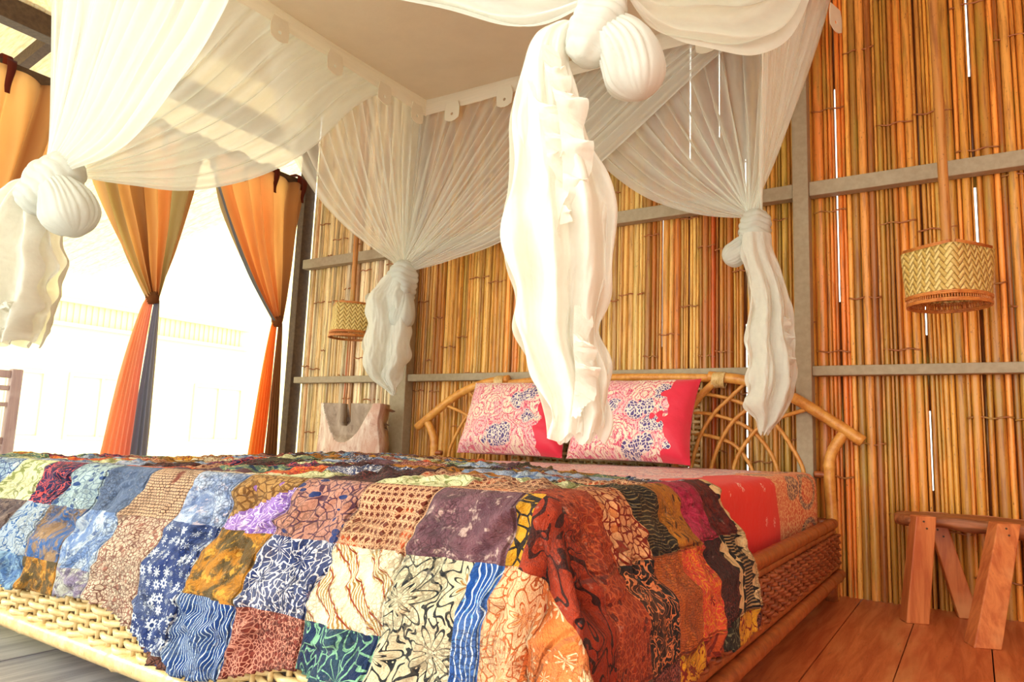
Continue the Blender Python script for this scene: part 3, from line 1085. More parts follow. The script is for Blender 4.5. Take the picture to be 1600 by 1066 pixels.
def patch(a, b_):
    i = math.floor((a + .585) / .165)
    j = math.floor((b_ - .835) / .12)
    if i < 0 and j <= 0:
        if j < -3: j = -3
        if j in (-1, -2) and i == -1 and a > -.628: return 'blue_stripe'
        if j == 0 and i == -4:
            if (b_ - .835) < .12 * (.15 + .6 * (a + 1.245) / .165): return 'violet'
        row = table[j]
        return row[min(-i - 1, len(row) - 1)]
    if j <= 0:
        if j == 0: return 'yellow_black' if a < -.555 else 'paisley'
        if i == 0: return 'roundel_pale' if j >= -2 and a < -.5 else ('roundel' if j >= -2 else 'midnight')
        return {-1: 'roundel', -2: 'roundel', -3: 'midnight'}.get(max(j, -3)) if i == 1 else 'midnight'
    if i >= 0:
        return right_t[min(i, 3)].get(min(j, 7), 'maroon')
    return random.Random(i * 31 + j * 7 + 5).choice(top_pool)


EX, EY, EZ = -.560, .965, .512    # top edge lines of the drape


def hang(d, wob):
    """profile of cloth rolling over the edge: returns outward, down"""
    R = .045
    qd = pi / 2 * R
    if d < qd:
        return R * sin(d / R), R * (1 - cos(d / R))
    e = d - qd
    g = 1 - exp(-(e / .11) ** 1.3)
    return R + .078 * g + e * (wob - .04), R + e * .975


def quilt_pt(a, b_):
    P_ = quilt_flat(a, b_)
    if P_.z < .36:      # the cloth lies over the outside of the rails
        k = min(1, (.36 - P_.z) / .03)
        if a < EX and P_.y > .842: P_.y = lerp(P_.y, .842 - .3 * (.842 - P_.y + .04) * 0 - .004 * nz(a * 30, b_ * 30, 1), k)
        if b_ > EY and P_.x < -.436: P_.x = lerp(P_.x, -.436 + .004 * nz(a * 30, b_ * 30, 1), k)
        if a >= EX and b_ <= EY:
            if P_.y > .842 and P_.x < -.436:
                if (P_.y - .842) < (-.436 - P_.x): P_.y = lerp(P_.y, .842, k)
                else: P_.x = lerp(P_.x, -.436, k)
    P_.z -= .036 * min(1, max(0, (EX - P_.x) / 2.1))
    return P_


def quilt_flat(a, b_):
    dx, dy = max(0, a - EX), max(0, EY - b_)
    wr = .0065 * nz(a * 9, b_ * 9, .3) + .005 * nz(a * 22, b_ * 22, 4.3) + .0028 * nz(a * 50, b_ * 50, 7.7)
    wr += .006 * max(0, 1 - abs(nz(a * 7 + b_ * 3, b_ * 9 - a * 2, 2.2)) * 5) + .0045 * max(0, 1 - abs(nz(a * 17 - b_ * 6, b_ * 14 + a * 6, 6.2)) * 4)
    wr = wr * 1.35 - .003
    if dx == 0 and dy == 0:
        # top: long soft folds running across the bed, pushed up in the middle
        z = EZ + .010 * nz(a * 2.2, b_ * 11, 5) + .010 * abs(nz(a * 3.1 + 3, b_ * 16, 8)) + wr * .9
        z += .008 * sin(a * 3.1 + b_ * 4) - .006
        edge = min(1, min((EX - a), (b_ - EY)) / .06)
        z = lerp(EZ, z, max(0, edge))
        z = max(z, EZ - .008 + .3 * (z - EZ + .008)) if z < EZ - .008 else z
        return Vector((a, b_, z))
    if dx > 0 and dy > 0:
        d = hypot(dx, dy)
        th = atan2(dy, dx)      # 0 = right side, 90 = foot
        f = .5 + .5 * cos(th * 8.0 + .9)
        f2 = .5 + .5 * cos(th * 8 + .9 + .35)
        env = sin(2 * th) ** .6 if th < pi / 2 else 0
        s, dn = hang(d, .05 + env * (.50 * f ** 1.6 - .06))
        s += env * .012 * f2 * min(1, d / .1)
        # squeeze the angle so the flap hugs the corner
        t2 = th + .12 * sin(4 * th)
        x = EX + s * cos(t2) ; y = EY - s * sin(t2)
        n_ = wr * 1.2
        return Vector((x + n_ * cos(t2), y - n_ * sin(t2), EZ - dn))
    if dx > 0:
        wob = .05 + .035 * sin(b_ * 26 + 1) + .03 * nz(b_ * 9, 1, 2)
        wob *= min(1, .3 + (b_ - EY) * 4)
        s, dn = hang(dx, wob)
        x = EX + s + wr * 1.3 * min(1, dx / .04)
        y = b_ + .10 * dx * min(1, (b_ - EY) / .3) + .012 * nz(b_ * 6, dx * 6, 3) * min(1, (b_ - EY) * 5)
        return Vector((x, y, EZ - dn))
    wob = .09 + .05 * sin(a * 15 + .4) + .05 * nz(a * 7, 5, 2)
    wob *= min(1, .4 + (EX - a) * 3)
    s, dn = hang(dy, wob)
    y = EY - s - wr * 1.6 * min(1, dy / .04)
    x = a - .12 * dy * min(1, (EX - a) / .3) + .012 * nz(a * 6, dy * 6, 3) * min(1, (EX - a) * 5)
    return Vector((x, y, EZ - dn))


q = MB()
A0, A1 = -2.84, EX + .43
B0, B1 = EY - .44, 2.93
NA, NB = 460, 440
idx = {}
lenf = lambda a: .365 - .065 * min(1, max(0, (-1.3 - a) / .6)) + .03 * sin(a * 9) + .02 * nz(a * 5, 0, 0) + (.10 if a > -.9 else 0) * min(1, (a + .9) / .25)
def inside(a, b_):
    dx, dy = max(0, a - EX), max(0, EY - b_)
    if dx > 0 and dy > 0: return hypot(dx, dy) < .43
    if dy > 0: return dy < lenf(a) - .0
    if dx > 0: return dx < .36 + .012 * sin(b_ * 17)
    return True
for j in range(NB + 1):
    for i in range(NA + 1):
        a, b_ = lerp(A0, A1, i / NA), lerp(B0, B1, j / NB)
        if a > EX: bmax = 1.74 + (a - EX) * .25
        P_ = quilt_pt(a, b_)
        P_.y += .0
        idx[i, j] = q.vert(P_, (a, b_))
        # left long side: tuck down a little
        if a < -2.64:
            d = -2.64 - a
            v_ = q.v[-1]
            s_, dn_ = hang(d, .02)
            q.v[-1] = (-2.64 - s_, v_[1], v_[2] - dn_)
for j in range(NB):
    for i in range(NA):
        a, b_ = lerp(A0, A1, (i + .5) / NA), lerp(B0, B1, (j + .5) / NB)
        if not inside(a, b_): continue
        if b_ > 1.70 + 1.2 * max(0, min(1, (-.7 - a) / 1.5)) + .03 * nz(a * 5, 3, 3): continue
        q.face((idx[i, j], idx[i + 1, j], idx[i + 1, j + 1], idx[i, j + 1]), KN.index(patch(a, b_)))
# drop unused vertices
used = sorted({i for f_ in q.f for i in f_})
rm = {o_: n_ for n_, o_ in enumerate(used)}
q.v = [q.v[i] for i in used]; q.uv = [q.uv[i] for i in used]; q.col = [None] * len(used)
q.f = [tuple(rm[i] for i in f_) for f_ in q.f]
tag(q.build('patchwork_quilt', [K[k] for k in KN], solid=.005),
    'rumpled patchwork quilt of batik squares draped over the foot of the bed', 'quilt')

# ------------------------------------------------------------------ canopy net
net = thing('canopy_net', 'white mosquito net canopy over the bed, tied in a knot at each corner', 'bed canopy', (-1.58, 2.03, 2.53))
CX0, CX1, CY0, CY1, CZ = -2.72, -.45, 1.0, 3.08, 2.53


def rail_pt(s):
    """s along a polyline given as list of points, 0..1"""
    return s


def bundle(A, corner, Bp, knot, edgeA, edgeB, name, nf=46, seed=0, nu=300, nv=64, amp=.022, powA=2.2, mat=None):
    """net hanging from rail A->corner->B gathered into the knot; edgeA/edgeB are free-edge curves (rail -> knot)"""
    A, corner, Bp, knot = Vector(A), Vector(corner), Vector(Bp), Vector(knot)
    eA = spline([A] + [Vector(p) for p in edgeA] + [knot], nv) if edgeA else None
    eB = spline([Bp] + [Vector(p) for p in edgeB] + [knot], nv) if edgeB else None
    LA, LB = (corner - A).length, (Bp - corner).length
    sA = LA / (LA + LB)
    rnd_ = random.Random(seed)
    ph = [rnd_.uniform(0, 6) for _ in range(6)]
    q_ = MB()

    def fn(u, v):
        if u < sA: R_ = A.lerp(corner, u / sA); nA = (corner - A).normalized()
        else: R_ = corner.lerp(Bp, (u - sA) / (1 - sA)); nA = (Bp - corner).normalized()
        nrm = Vector((nA.y, -nA.x, 0))
        k = v
        P_ = R_.lerp(knot, k)
        if eA is not None:
            w = max(0, 1 - u / max(sA, .01)) ** powA
            P_ += (eA[round(v * nv)] - A.lerp(knot, v)) * w
        if eB is not None:
            w = max(0, (u - sA) / (1 - sA)) ** powA
            P_ += (eB[round(v * nv)] - Bp.lerp(knot, v)) * w
        # gathered folds: shallow at the rail, deeper below, closed at the knot
        conv = (1 - v)
        a_ = amp * (.25 + 2.2 * v * (1 - v) ** .8 * 1.6) * (conv ** .35)
        g = sin(u * nf * 2 * pi + 2.5 * nz(u * 7, v * 1.5, seed) + ph[0]) * .55 + .65 * nz(u * nf * .55, v * 1.2, seed + 3) + .35 * nz(u * nf * 1.7, v * 1.6, seed + 8)
        inward = (knot - R_); inward.z = 0
        off = nrm * (a_ * g)
        # a small in-plane bunching makes streaks
        off += nA * (a_ * .8 * sin(u * nf * 2 * pi * .73 + ph[1] + 2 * nz(u * 9, v, 1)))
        # thickness of the bundle at the knot
        rk = .035 * v ** 5
        th = u * 2 * pi
        off += Vector((cos(th), sin(th), .0)) * rk
        return P_ + off
    q_.grid(fn, nu, nv, uvfn=lambda u, v: (u * 14, v * 1.2))
    return q_.build(name, mat or M_NET, net)


KBL, KBR, KFL, KFR = (-2.70, 2.95, 1.50), (-.735, 2.95, 1.54), (-2.62, 1.08, 1.43), (-.500, 1.0, 1.36)
# back left
bundle((-2.72, 1.9, CZ), (CX0, CY1 - .03, CZ), (-.62, CY1 - .03, CZ), KBL,
       [(-2.72, 2.02, 2.12), (-2.73, 2.2, 1.86), (-2.73, 2.50, 1.66)], [(-.95, 3.03, 2.35), (-1.49, 3.02, 1.967), (-2.0, 3.01, 1.65), (-2.4, 2.99, 1.55)],
       'net_drape', 40, 1, nu=420, amp=.020)
# back right
bundle((-2.1, CY1 + .03, CZ), (CX1, CY1 + .03, CZ), (CX1, 1.9, CZ), KBR,
       [(-1.72, 3.10, 2.2), (-1.49, 3.09, 1.95), (-1.265, 3.07, 1.76), (-1.0, 3.02, 1.62)], [(-.53, 2.2, 2.2), (-.60, 2.5, 1.95), (-.68, 2.78, 1.68)],
       'net_drape', 36, 2, nu=380, amp=.022)
# front left
bundle((-2.665, 2.75, CZ), (-2.665, CY0, CZ), (-1.25, CY0, CZ), KFL,
       [(-2.665, 2.47, 2.29), (-2.665, 2.19, 1.95), (-2.665, 1.92, 1.72), (-2.665, 1.61, 1.555), (-2.66, 1.35, 1.49)],
       [(-1.42, 1.0, 2.0), (-1.58, 1.0, 1.66), (-1.80, 1.0, 1.50), (-2.12, 1.03, 1.40)],
       'net_drape', 34, 3, nu=380, amp=.024, mat=M_NETF)
# front right
bundle((-2.2, CY0, CZ), (CX1 + .04, CY0, CZ), (CX1 + .04, 2.75, CZ), KFR,
       [(-1.7, 1.0, 1.95), (-1.2, 1.0, 1.60), (-.85, 1.0, 1.42), (-.66, 1.0, 1.33)],
       [(-.41, 2.45, 2.2), (-.41, 2.05, 1.80), (-.41, 1.64, 1.53), (-.42, 1.28, 1.365), (-.45, 1.1, 1.31)],
       'net_drape', 34, 4, nu=380, amp=.034, mat=M_NETF)

# roof cloth of the canopy, sagging
q = MB()
def topfn(u, v):
    x, y = lerp(CX0, CX1, u), lerp(CY0, CY1, v)
    s = (4 * u * (1 - u)) * (4 * v * (1 - v))
    return (x, y, CZ + .025 - .10 * s ** .8 + .006 * nz(x * 3, y * 8, 0) * s + .01 * sin((x + y) * 5) * s)
q.grid(topfn, 60, 60)
q.build('top_cloth', M_TOP, net)
# white band round the frame
q = MB()
def band(p0, p1, nrm):
    p0, p1, nrm = Vector(p0), Vector(p1), Vector(nrm)
    def fn(u, v):
        P_ = p0.lerp(p1, u)
        sag = .008 * nz(u * 9, v, p0.x)
        return P_ - nrm * (.085 + .010 * sin(pi * v)) + Vector((0, 0, .03 - v * .11 + sag * v))
    q.grid(fn, 50, 5)
band((CX0, CY0 + .08, CZ), (CX0, CY1 - .08, CZ), (-1, 0, 0))
band((CX0 + .08, CY1, CZ), (CX1 - .08, CY1, CZ), (0, 1, 0))
band((CX1, CY1, CZ), (CX1, CY0, CZ), (1, 0, 0))
band((CX1, CY0, CZ), (CX0, CY0, CZ), (0, -1, 0))
q.build('frame_band', M_BAND, net)
# tabs with an eyelet
def tab(p, along):
    p = Vector(p); al = Vector(along)
    q_ = MB()
    w, h_ = .052, .115
    outl = [(-w, 0), (w, 0), (w, -h_ * .72), (w * .5, -h_), (-w * .5, -h_), (-w, -h_ * .72)]
    ctr = Vector((0, 0, -h_ * .62))
    ring = []
    for k in range(12):
        a = 2 * pi * k / 12
        ring.append(q_.vert(p + ctr + al * (.009 * cos(a)) + Vector((0, 0, .009 * sin(a)))))
    outer = []
    for k in range(12):
        a = 2 * pi * k / 12
        dxx, dz = cos(a), sin(a)
        # ray to the outline box
        tx = w / abs(dxx) if abs(dxx) > 1e-6 else 9
        top, bot = h_ * .62, h_ * .38
        tz = (top if dz > 0 else bot) / abs(dz) if abs(dz) > 1e-6 else 9
        t = min(tx, tz)
        if dz < 0 and abs(dxx) > .5: t *= .93
        outer.append(q_.vert(p + ctr + al * (dxx * t) + Vector((0, 0, dz * t))))
    for k in range(12):
        q_.face((ring[k], ring[(k + 1) % 12], outer[(k + 1) % 12], outer[k]))
    return q_.build('hanging_tab', M_BAND, net, smooth=False, solid=.003)
for yy in (1.93, 2.27, 2.63, 2.90): tab((CX0 + .105, yy, CZ - .05), (0, 1, 0))
for xx in (-2.42, -2.06, -1.75, -1.35, -.95): tab((xx, CY1 - .105, CZ - .05), (1, 0, 0))
tab((CX1 + .03, CY1 - .02, CZ - .06), (.3, 1, 0))


def foldf(nf, amp, sd):
    return lambda th, t: 1 + amp * sin(nf * th + 3 * sin(t * 3 + sd)) + amp * .6 * sin((nf * 1.7 // 1) * th + sd + 2 * t)


def pleat(x, p=.6):
    """creased pleats: rounded ridges with sharp valleys"""
    return abs(sin(x)) ** p


def knot(c, s, puff_dir, puff_len, puff_r, tilt=(0, 0, 1), seed=0):
    """a fat wrapped coil of cloth and a pulled-through loop"""
    c = Vector(c)
    ax = Vector(tilt).normalized()
    q_ = MB()
    n_ = 60
    pts = [c + ax * (s * 1.55 * (k / n_ - .5) * 2) for k in range(n_ + 1)]
    def rad(t):
        e = abs(t * 2 - 1)
        return s * (.30 + .70 * (1 - e ** 2.6) ** .6)
    q_.tube(pts, rad, 96, fold=lambda th, t: 1 + .12 * (pleat(t * 24 + th * .5 + 2.4 * nz(cos(th), sin(th), seed)) - .7) + .22 * nz(cos(th) * 1.3, sin(th) * 1.3 + seed, t * 3))
    q_.build('knot', M_NETD, net)
    q_ = MB()
    d = Vector(puff_dir).normalized()
    side = d.cross(Vector((0, 1, 0))).normalized()
    n_ = 70
    pts = [c + d * (puff_len * (k / n_)) + side * (puff_r * .30 * sin(pi * k / n_)) for k in range(n_ + 1)]
    def rad2(t):
        if t < .72: return puff_r * (.52 + .48 * sin(pi / 2 * t / .72))
        return puff_r * sqrt(max(.0004, 1 - ((t - .72) / .285) ** 2))
    q_.tube(pts, rad2, 128, fold=lambda th, t: 1 + .115 * (1 + nz(cos(th) * 2, sin(th) * 2 + 5, seed + t)) * (pleat(th * 10.5 + 1.8 * sin(t * 2.4 + seed) + 7 * nz(cos(th) * .9, sin(th) * .9, seed + t * .5), .6) - .7) * min(1, 1.6 * (1 - t) + .2)
            + .26 * nz(cos(th) * 1.1 + seed, sin(th) * 1.1, t * 1.6) + .05 * nz(cos(th) * 3 + seed, sin(th) * 3, t * 2))
    q_.build('loop', M_NETD, net)


def tail(rows, seed=0, layers=4, depth=.55, fold=2.2, name='tail'):
    """hanging end of the net: several overlapping folded sheets. rows: (x, y, z, halfwidth)"""
    n_, m_ = 130, 90
    cs = spline([(p[0], p[1], p[2]) for p in rows], n_)
    ws = spline([(p[3], 0, 0) for p in rows], n_)
    ac = Vector((cos(YAW), sin(YAW), 0)); dp = Vector((-sin(YAW), cos(YAW), 0))
    rnd_ = random.Random(seed)
    q_ = MB()
    for L_ in range(layers):
        ph = rnd_.uniform(0, 6.28)
        off = (L_ - (layers - 1) / 2) / max(1, layers - 1)
        cover = rnd_.uniform(.80, 1.0) if L_ else 1.0
        shift = rnd_.uniform(-.15, .15) if L_ else 0
        fl = fold * rnd_.uniform(.8, 1.3)
        sd = seed * 3.1 + L_ * 7.7
        def fn(u, v):
            i = min(n_, round(v * n_))
            w = max(.003, ws[i].x)
            a = u * 2 - 1
            # uneven free edges: scallops that grow toward the sides
            e = abs(a) ** 5
            we = w * cover * (1 + .16 * e * nz(v * 7, a * 2, sd) + .07 * e * sin(v * 34 + 5 * nz(v * 3, sd, 0) + a))
            xx = we * a + shift * w
            t = .25 + .75 * min(1, v * 3)
            yy = w * depth * (off * 1.3 + t * (.38 * sin(fl * pi * a + ph + 2.6 * nz(v * 2.3, sd, a * .4)) + .45 * nz(a * 1.6, v * 3.2, sd + 4)
                 + .20 * nz(a * 4, v * 9, sd) + .12 * nz(a * 9, v * 17, sd + 2)) + .22 * e * sin(v * 36 + a * 3 + ph))
            zz = .0
            if v > .9: zz = -(v - .9) * 10 * .009 * (sin(a * 7 + ph) + nz(a * 3, sd, 0))
            # front layers bulge round like a tube
            yy += -w * depth * .8 * sqrt(max(0, 1 - a * a)) * (-1 if L_ >= layers / 2 else 1)
            return cs[i] + ac * xx + dp * yy + Vector((0, 0, zz))
        q_.grid(fn, m_, n_, uvfn=lambda u, v: (u * 2 + L_, v * 4))
    return q_.build(name, M_NETT, net)


def ruffle(path, width, amp=.02, nwave=6, seed=0, side=1, name='ruffle'):
    """loose frilled hem running along a path"""
    n_ = 240
    cs = spline(path, n_)
    ac = Vector((cos(YAW), sin(YAW), 0)) * side; dp = Vector((-sin(YAW), cos(YAW), 0))
    q_ = MB()
    def fn(u, v):
        i = round(u * n_)
        w = width * (.35 + .65 * sin(pi * min(1, u * 1.05)) ** .7) * (1 + .5 * nz(u * 6, seed, 0))
        ph = u * nwave * 2 * pi + 7 * nz(u * 2.2, seed, 2)
        k = v ** 1.2
        return cs[i] + ac * (w * v * (1 + .22 * sin(ph * 1.0 + 1))) + dp * (amp * k * (sin(ph) + .5 * sin(ph * 2.3 + 1))) + Vector((0, 0, -.25 * w * v + amp * .5 * k * cos(ph) + .004 * nz(u * 40, v * 3, seed)))
    q_.grid(fn, n_, 14, uvfn=lambda u, v: (u * 4, v))
    return q_.build(name, M_NETT, net)


# front right knot (nearest the camera) and its long tail
knot((-.507, 1.0, 1.295), .046, (.42, .27, -.80), .150, .052, (.28, .2, 1), 1)
tail([(-.560, .990, 1.306, .020), (-.585, .985, 1.285, .030), (-.597, .985, 1.225, .043), (-.588, .985, 1.147, .058), (-.577, .985, 1.076, .068),
      (-.567, .985, 1.007, .080), (-.562, .985, .951, .088), (-.556, .985, .874, .084), (-.554, .985, .811, .073), (-.553, .985, .758, .069),
      (-.535, .985, .706, .062), (-.522, .985, .665, .052), (-.517, .985, .635, .048), (-.520, .985, .600, .043)], 1, 4, .62, 2.0)
ruffle([(-.575, .93, 1.245), (-.558, .92, 1.19), (-.535, .915, 1.13), (-.520, .91, 1.06), (-.512, .905, .99), (-.512, .90, .92)], .045, .016, 5, 3)
ruffle([(-.600, .93, 1.19), (-.570, .915, 1.13), (-.545, .905, 1.06), (-.535, .90, .99), (-.530, .90, .90)], .040, .016, 4, 8)
ruffle([(-.50, .93, .80), (-.497, .925, .74), (-.492, .925, .69), (-.50, .93, .63)], .035, .014, 3, 5)
# front left
knot((-2.585, 1.06, 1.385), .078, (.62, .12, -.78), .235, .082, (.55, .2, .5), 4)
tail([(-2.64, 1.05, 1.405, .05), (-2.70, 1.05, 1.377, .08), (-2.757, 1.05, 1.291, .105), (-2.775, 1.05, 1.156, .13), (-2.775, 1.05, 1.019, .135),
      (-2.783, 1.05, .93, .125), (-2.79, 1.05, .85, .10)], 5, 3, .5, 2.6)
ruffle([(-2.87, 1.0, 1.03), (-2.80, 1.0, .97), (-2.72, 1.0, .96), (-2.66, 1.0, .98)], .05, .02, 3, 6)
ruffle([(-2.90, 1.0, .93), (-2.83, 1.0, .88), (-2.76, 1.0, .87), (-2.70, 1.0, .89)], .05, .02, 3, 16)
# back left
knot((-2.685, 2.93, 1.435), .085, (.10, -.1, -.95), .275, .070, (.1, 0, 1), 7)
tail([(-2.69, 2.9, 1.47, .06), (-2.72, 2.9, 1.40, .10), (-2.745, 2.9, 1.34, .125), (-2.735, 2.9, 1.221, .120), (-2.731, 2.9, 1.077, .126), (-2.732, 2.9, .969, .124),
      (-2.738, 2.9, .897, .088), (-2.695, 2.9, .843, .045), (-2.67, 2.9, .805, .012)], 7, 4, .5, 2.2)
# back right
knot((-.735, 2.93, 1.475), .066, (-.62, -.2, -.60), .165, .050, (.1, 0, 1), 9)
tail([(-.725, 2.9, 1.46, .055), (-.715, 2.9, 1.371, .062), (-.685, 2.9, 1.26, .066), (-.672, 2.9, 1.154, .075), (-.677, 2.9, 1.05, .088), (-.668, 2.9, .946, .090),
      (-.669, 2.9, .844, .090), (-.683, 2.9, .768, .082), (-.680, 2.9, .704, .048), (-.694, 2.9, .648, .016)], 9, 4, .6, 2.2)
ruffle([(-.63, 2.87, 1.20), (-.61, 2.86, 1.08), (-.605, 2.86, .98), (-.61, 2.86, .88), (-.64, 2.86, .80)], .035, .018, 5, 12)

# ------------------------------------------------------------------ orange curtains on the open side
def curtain(label, y0, y1, yk, zk, yb0, yb1, split, cols_up, cols_lo, loops, seed=0, xoff=0.0, low=True):
    root = thing('curtain', label, 'curtain', (LX + .04, yk, 0), 'orange curtains knotted in the middle')
    ztop = 2.30
    X = LX + .06 + xoff

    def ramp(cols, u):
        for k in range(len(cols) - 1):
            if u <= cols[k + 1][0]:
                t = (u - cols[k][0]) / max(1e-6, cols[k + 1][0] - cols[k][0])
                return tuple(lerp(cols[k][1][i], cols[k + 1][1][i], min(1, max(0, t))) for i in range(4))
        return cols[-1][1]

    q_ = MB()
    nf = 7
    def up_(u, v):
        yt = lerp(y0, y1, u)
        s = v ** 1.0
        # edges bow inward while falling to the knot
        y = lerp(yt, yk + (u - .5) * .07, v ** 1.5)
        z = lerp(ztop - .025 * abs(sin(u * pi * loops)), zk, v)
        a_ = .055 * (1 - .60 * v) * min(1, .35 + v * 2)
        x = X + a_ * sin(u * nf * 2 * pi + 2 * nz(u * 3, v * 1.5, seed)) + .02 * nz(u * 5, v * 2.5, seed + 2)
        return (x, y + .012 * sin(u * 41 + v * 3) * (1 - v), z)
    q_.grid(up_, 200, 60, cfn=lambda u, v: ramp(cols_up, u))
    q_.build('upper_drape', M_CURT, root)
    q_ = MB()
    q_.tube([(X, yk - .012, zk + .03), (X, yk, zk), (X + .005, yk + .006, zk - .035)], [.028, .036, .028], 30, fold=foldf(7, .08, 1), col=cols_up[-1][1])
    q_.build('knot', M_CURT, root)
    for (u0, u1, nm, off, cl) in ((0, split, 'lower_drape', 0, cols_lo[0]), (split, 1, 'lower_lining', .012, cols_lo[1])):
        q_ = MB()
        def lo(u, v):
            uu = lerp(u0, u1, u)
            y = lerp(yk + (uu - .5) * .075, lerp(yb0, yb1, uu), v ** .75)
            z = lerp(zk - .01, .03, v)
            x = X + off + .026 * (.25 + v) * sin(uu * 9 * 2 * pi + 1.5 * nz(uu * 3, v * 2, seed))
            return (x, y, z)
        q_.grid(lo, 90, 40, cfn=lambda u, v: ramp(cl, u))
        o_ = q_.build(nm, M_CURT, root)
        if nm == 'lower_lining': o_['label'] = 'darker lining cloth'
    # cloth loops over the beam
    for k in range(loops + 1):
        yy = lerp(y0 + .03, y1 - .03, k / loops)
        q_ = MB()
        w = .022
        path = [(X - .01, ztop - .05), (LX + .045, 2.30), (LX + .035, 2.355), (LX - .015, 2.365), (LX - .065, 2.355), (LX - .07, 2.27), (LX - .05, 2.23)]
        sp = spline([(p[0], 0, p[1]) for p in path], 24)
        q_.grid(lambda u, v: (sp[round(v * 24)].x, yy + (u - .5) * 2 * w, sp[round(v * 24)].z), 2, 24, cfn=lambda u, v: C(150, 60, 34))
        # hanging end
        q_.grid(lambda u, v: (X + .03 + .01 * sin(v * 6), yy + (u - .5) * 2 * w * (1 - v * .5), ztop + .02 - v * .17), 2, 10, cfn=lambda u, v: C(132, 58, 38))
        q_.build('tie_loop', M_CURT, root, solid=.002)
    return root


OR, OR2, BR, OL, DK = C(246, 192, 122), C(234, 150, 88), C(156, 102, 60), C(190, 176, 126), C(112, 66, 40)  # BR is brown cloth; its bands also carry painted shadows of the folds
BL = C(112, 118, 150)
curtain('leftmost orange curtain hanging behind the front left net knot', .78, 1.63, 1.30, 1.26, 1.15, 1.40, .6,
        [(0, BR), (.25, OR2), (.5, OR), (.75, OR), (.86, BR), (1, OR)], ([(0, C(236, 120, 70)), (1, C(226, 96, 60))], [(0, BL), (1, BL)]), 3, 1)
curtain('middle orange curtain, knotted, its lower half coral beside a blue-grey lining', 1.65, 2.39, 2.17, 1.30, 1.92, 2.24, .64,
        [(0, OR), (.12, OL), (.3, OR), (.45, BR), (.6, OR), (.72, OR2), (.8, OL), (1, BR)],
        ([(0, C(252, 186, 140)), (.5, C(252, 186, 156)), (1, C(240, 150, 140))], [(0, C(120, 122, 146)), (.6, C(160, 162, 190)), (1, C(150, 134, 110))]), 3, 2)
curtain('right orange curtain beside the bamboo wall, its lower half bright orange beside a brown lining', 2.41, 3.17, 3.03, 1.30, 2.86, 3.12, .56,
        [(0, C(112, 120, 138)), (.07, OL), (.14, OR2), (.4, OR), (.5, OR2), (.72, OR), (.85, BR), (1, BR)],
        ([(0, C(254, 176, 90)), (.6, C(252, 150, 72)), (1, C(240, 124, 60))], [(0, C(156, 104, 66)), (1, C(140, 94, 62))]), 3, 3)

# ------------------------------------------------------------------ basket lamps
def weave_basket_mat():
    n = NT('twill_basket')
    v = n.coord('UV')
    sp = n.n('ShaderNodeSeparateXYZ'); n.t.links.new(v, sp.inputs[0])
    U, V = n.math('MULTIPLY', sp.outputs[0], 44), n.math('MULTIPLY', sp.outputs[1], 15)
    p = n.math('ADD', n.math('MULTIPLY', U, .5), n.math('MULTIPLY', V, .5))
    r_ = n.math('SUBTRACT', n.math('MULTIPLY', U, .5), n.math('MULTIPLY', V, .5))
    ip, ir = n.math('FLOOR', p), n.math('FLOOR', r_)
    fp, fr = n.math('FRACT', p), n.math('FRACT', r_)
    over = n.math('LESS_THAN', n.math('FRACT', n.math('MULTIPLY', n.math('ADD', ip, ir), .25)), .49)
    ep = n.math('ABSOLUTE', n.math('SUBTRACT', fp, .5)); er = n.math('ABSOLUTE', n.math('SUBTRACT', fr, .5))
    e = n.mix(over, ep, er)
    col = n.mix(over, C(206, 170, 92), C(226, 196, 122))
    col = n.mix(n.math('MULTIPLY', n.step(n.noise(v, 30, 3), .5, .7), .5), col, C(176, 126, 56))
    col = n.mix(n.step(e, .40, .5), col, C(110, 66, 30))
    h = n.math('SUBTRACT', 1, n.math('MULTIPLY', n.math('POWER', n.math('MULTIPLY', e, 2), 2), 1))
    return n.finish(n.bsdf(col, .35, .5, n.bump(h, .8, .006)))


M_TWILL = weave_basket_mat()
M_RIM = rattan_mat('basket_rim', C(214, 138, 66), C(178, 96, 40))


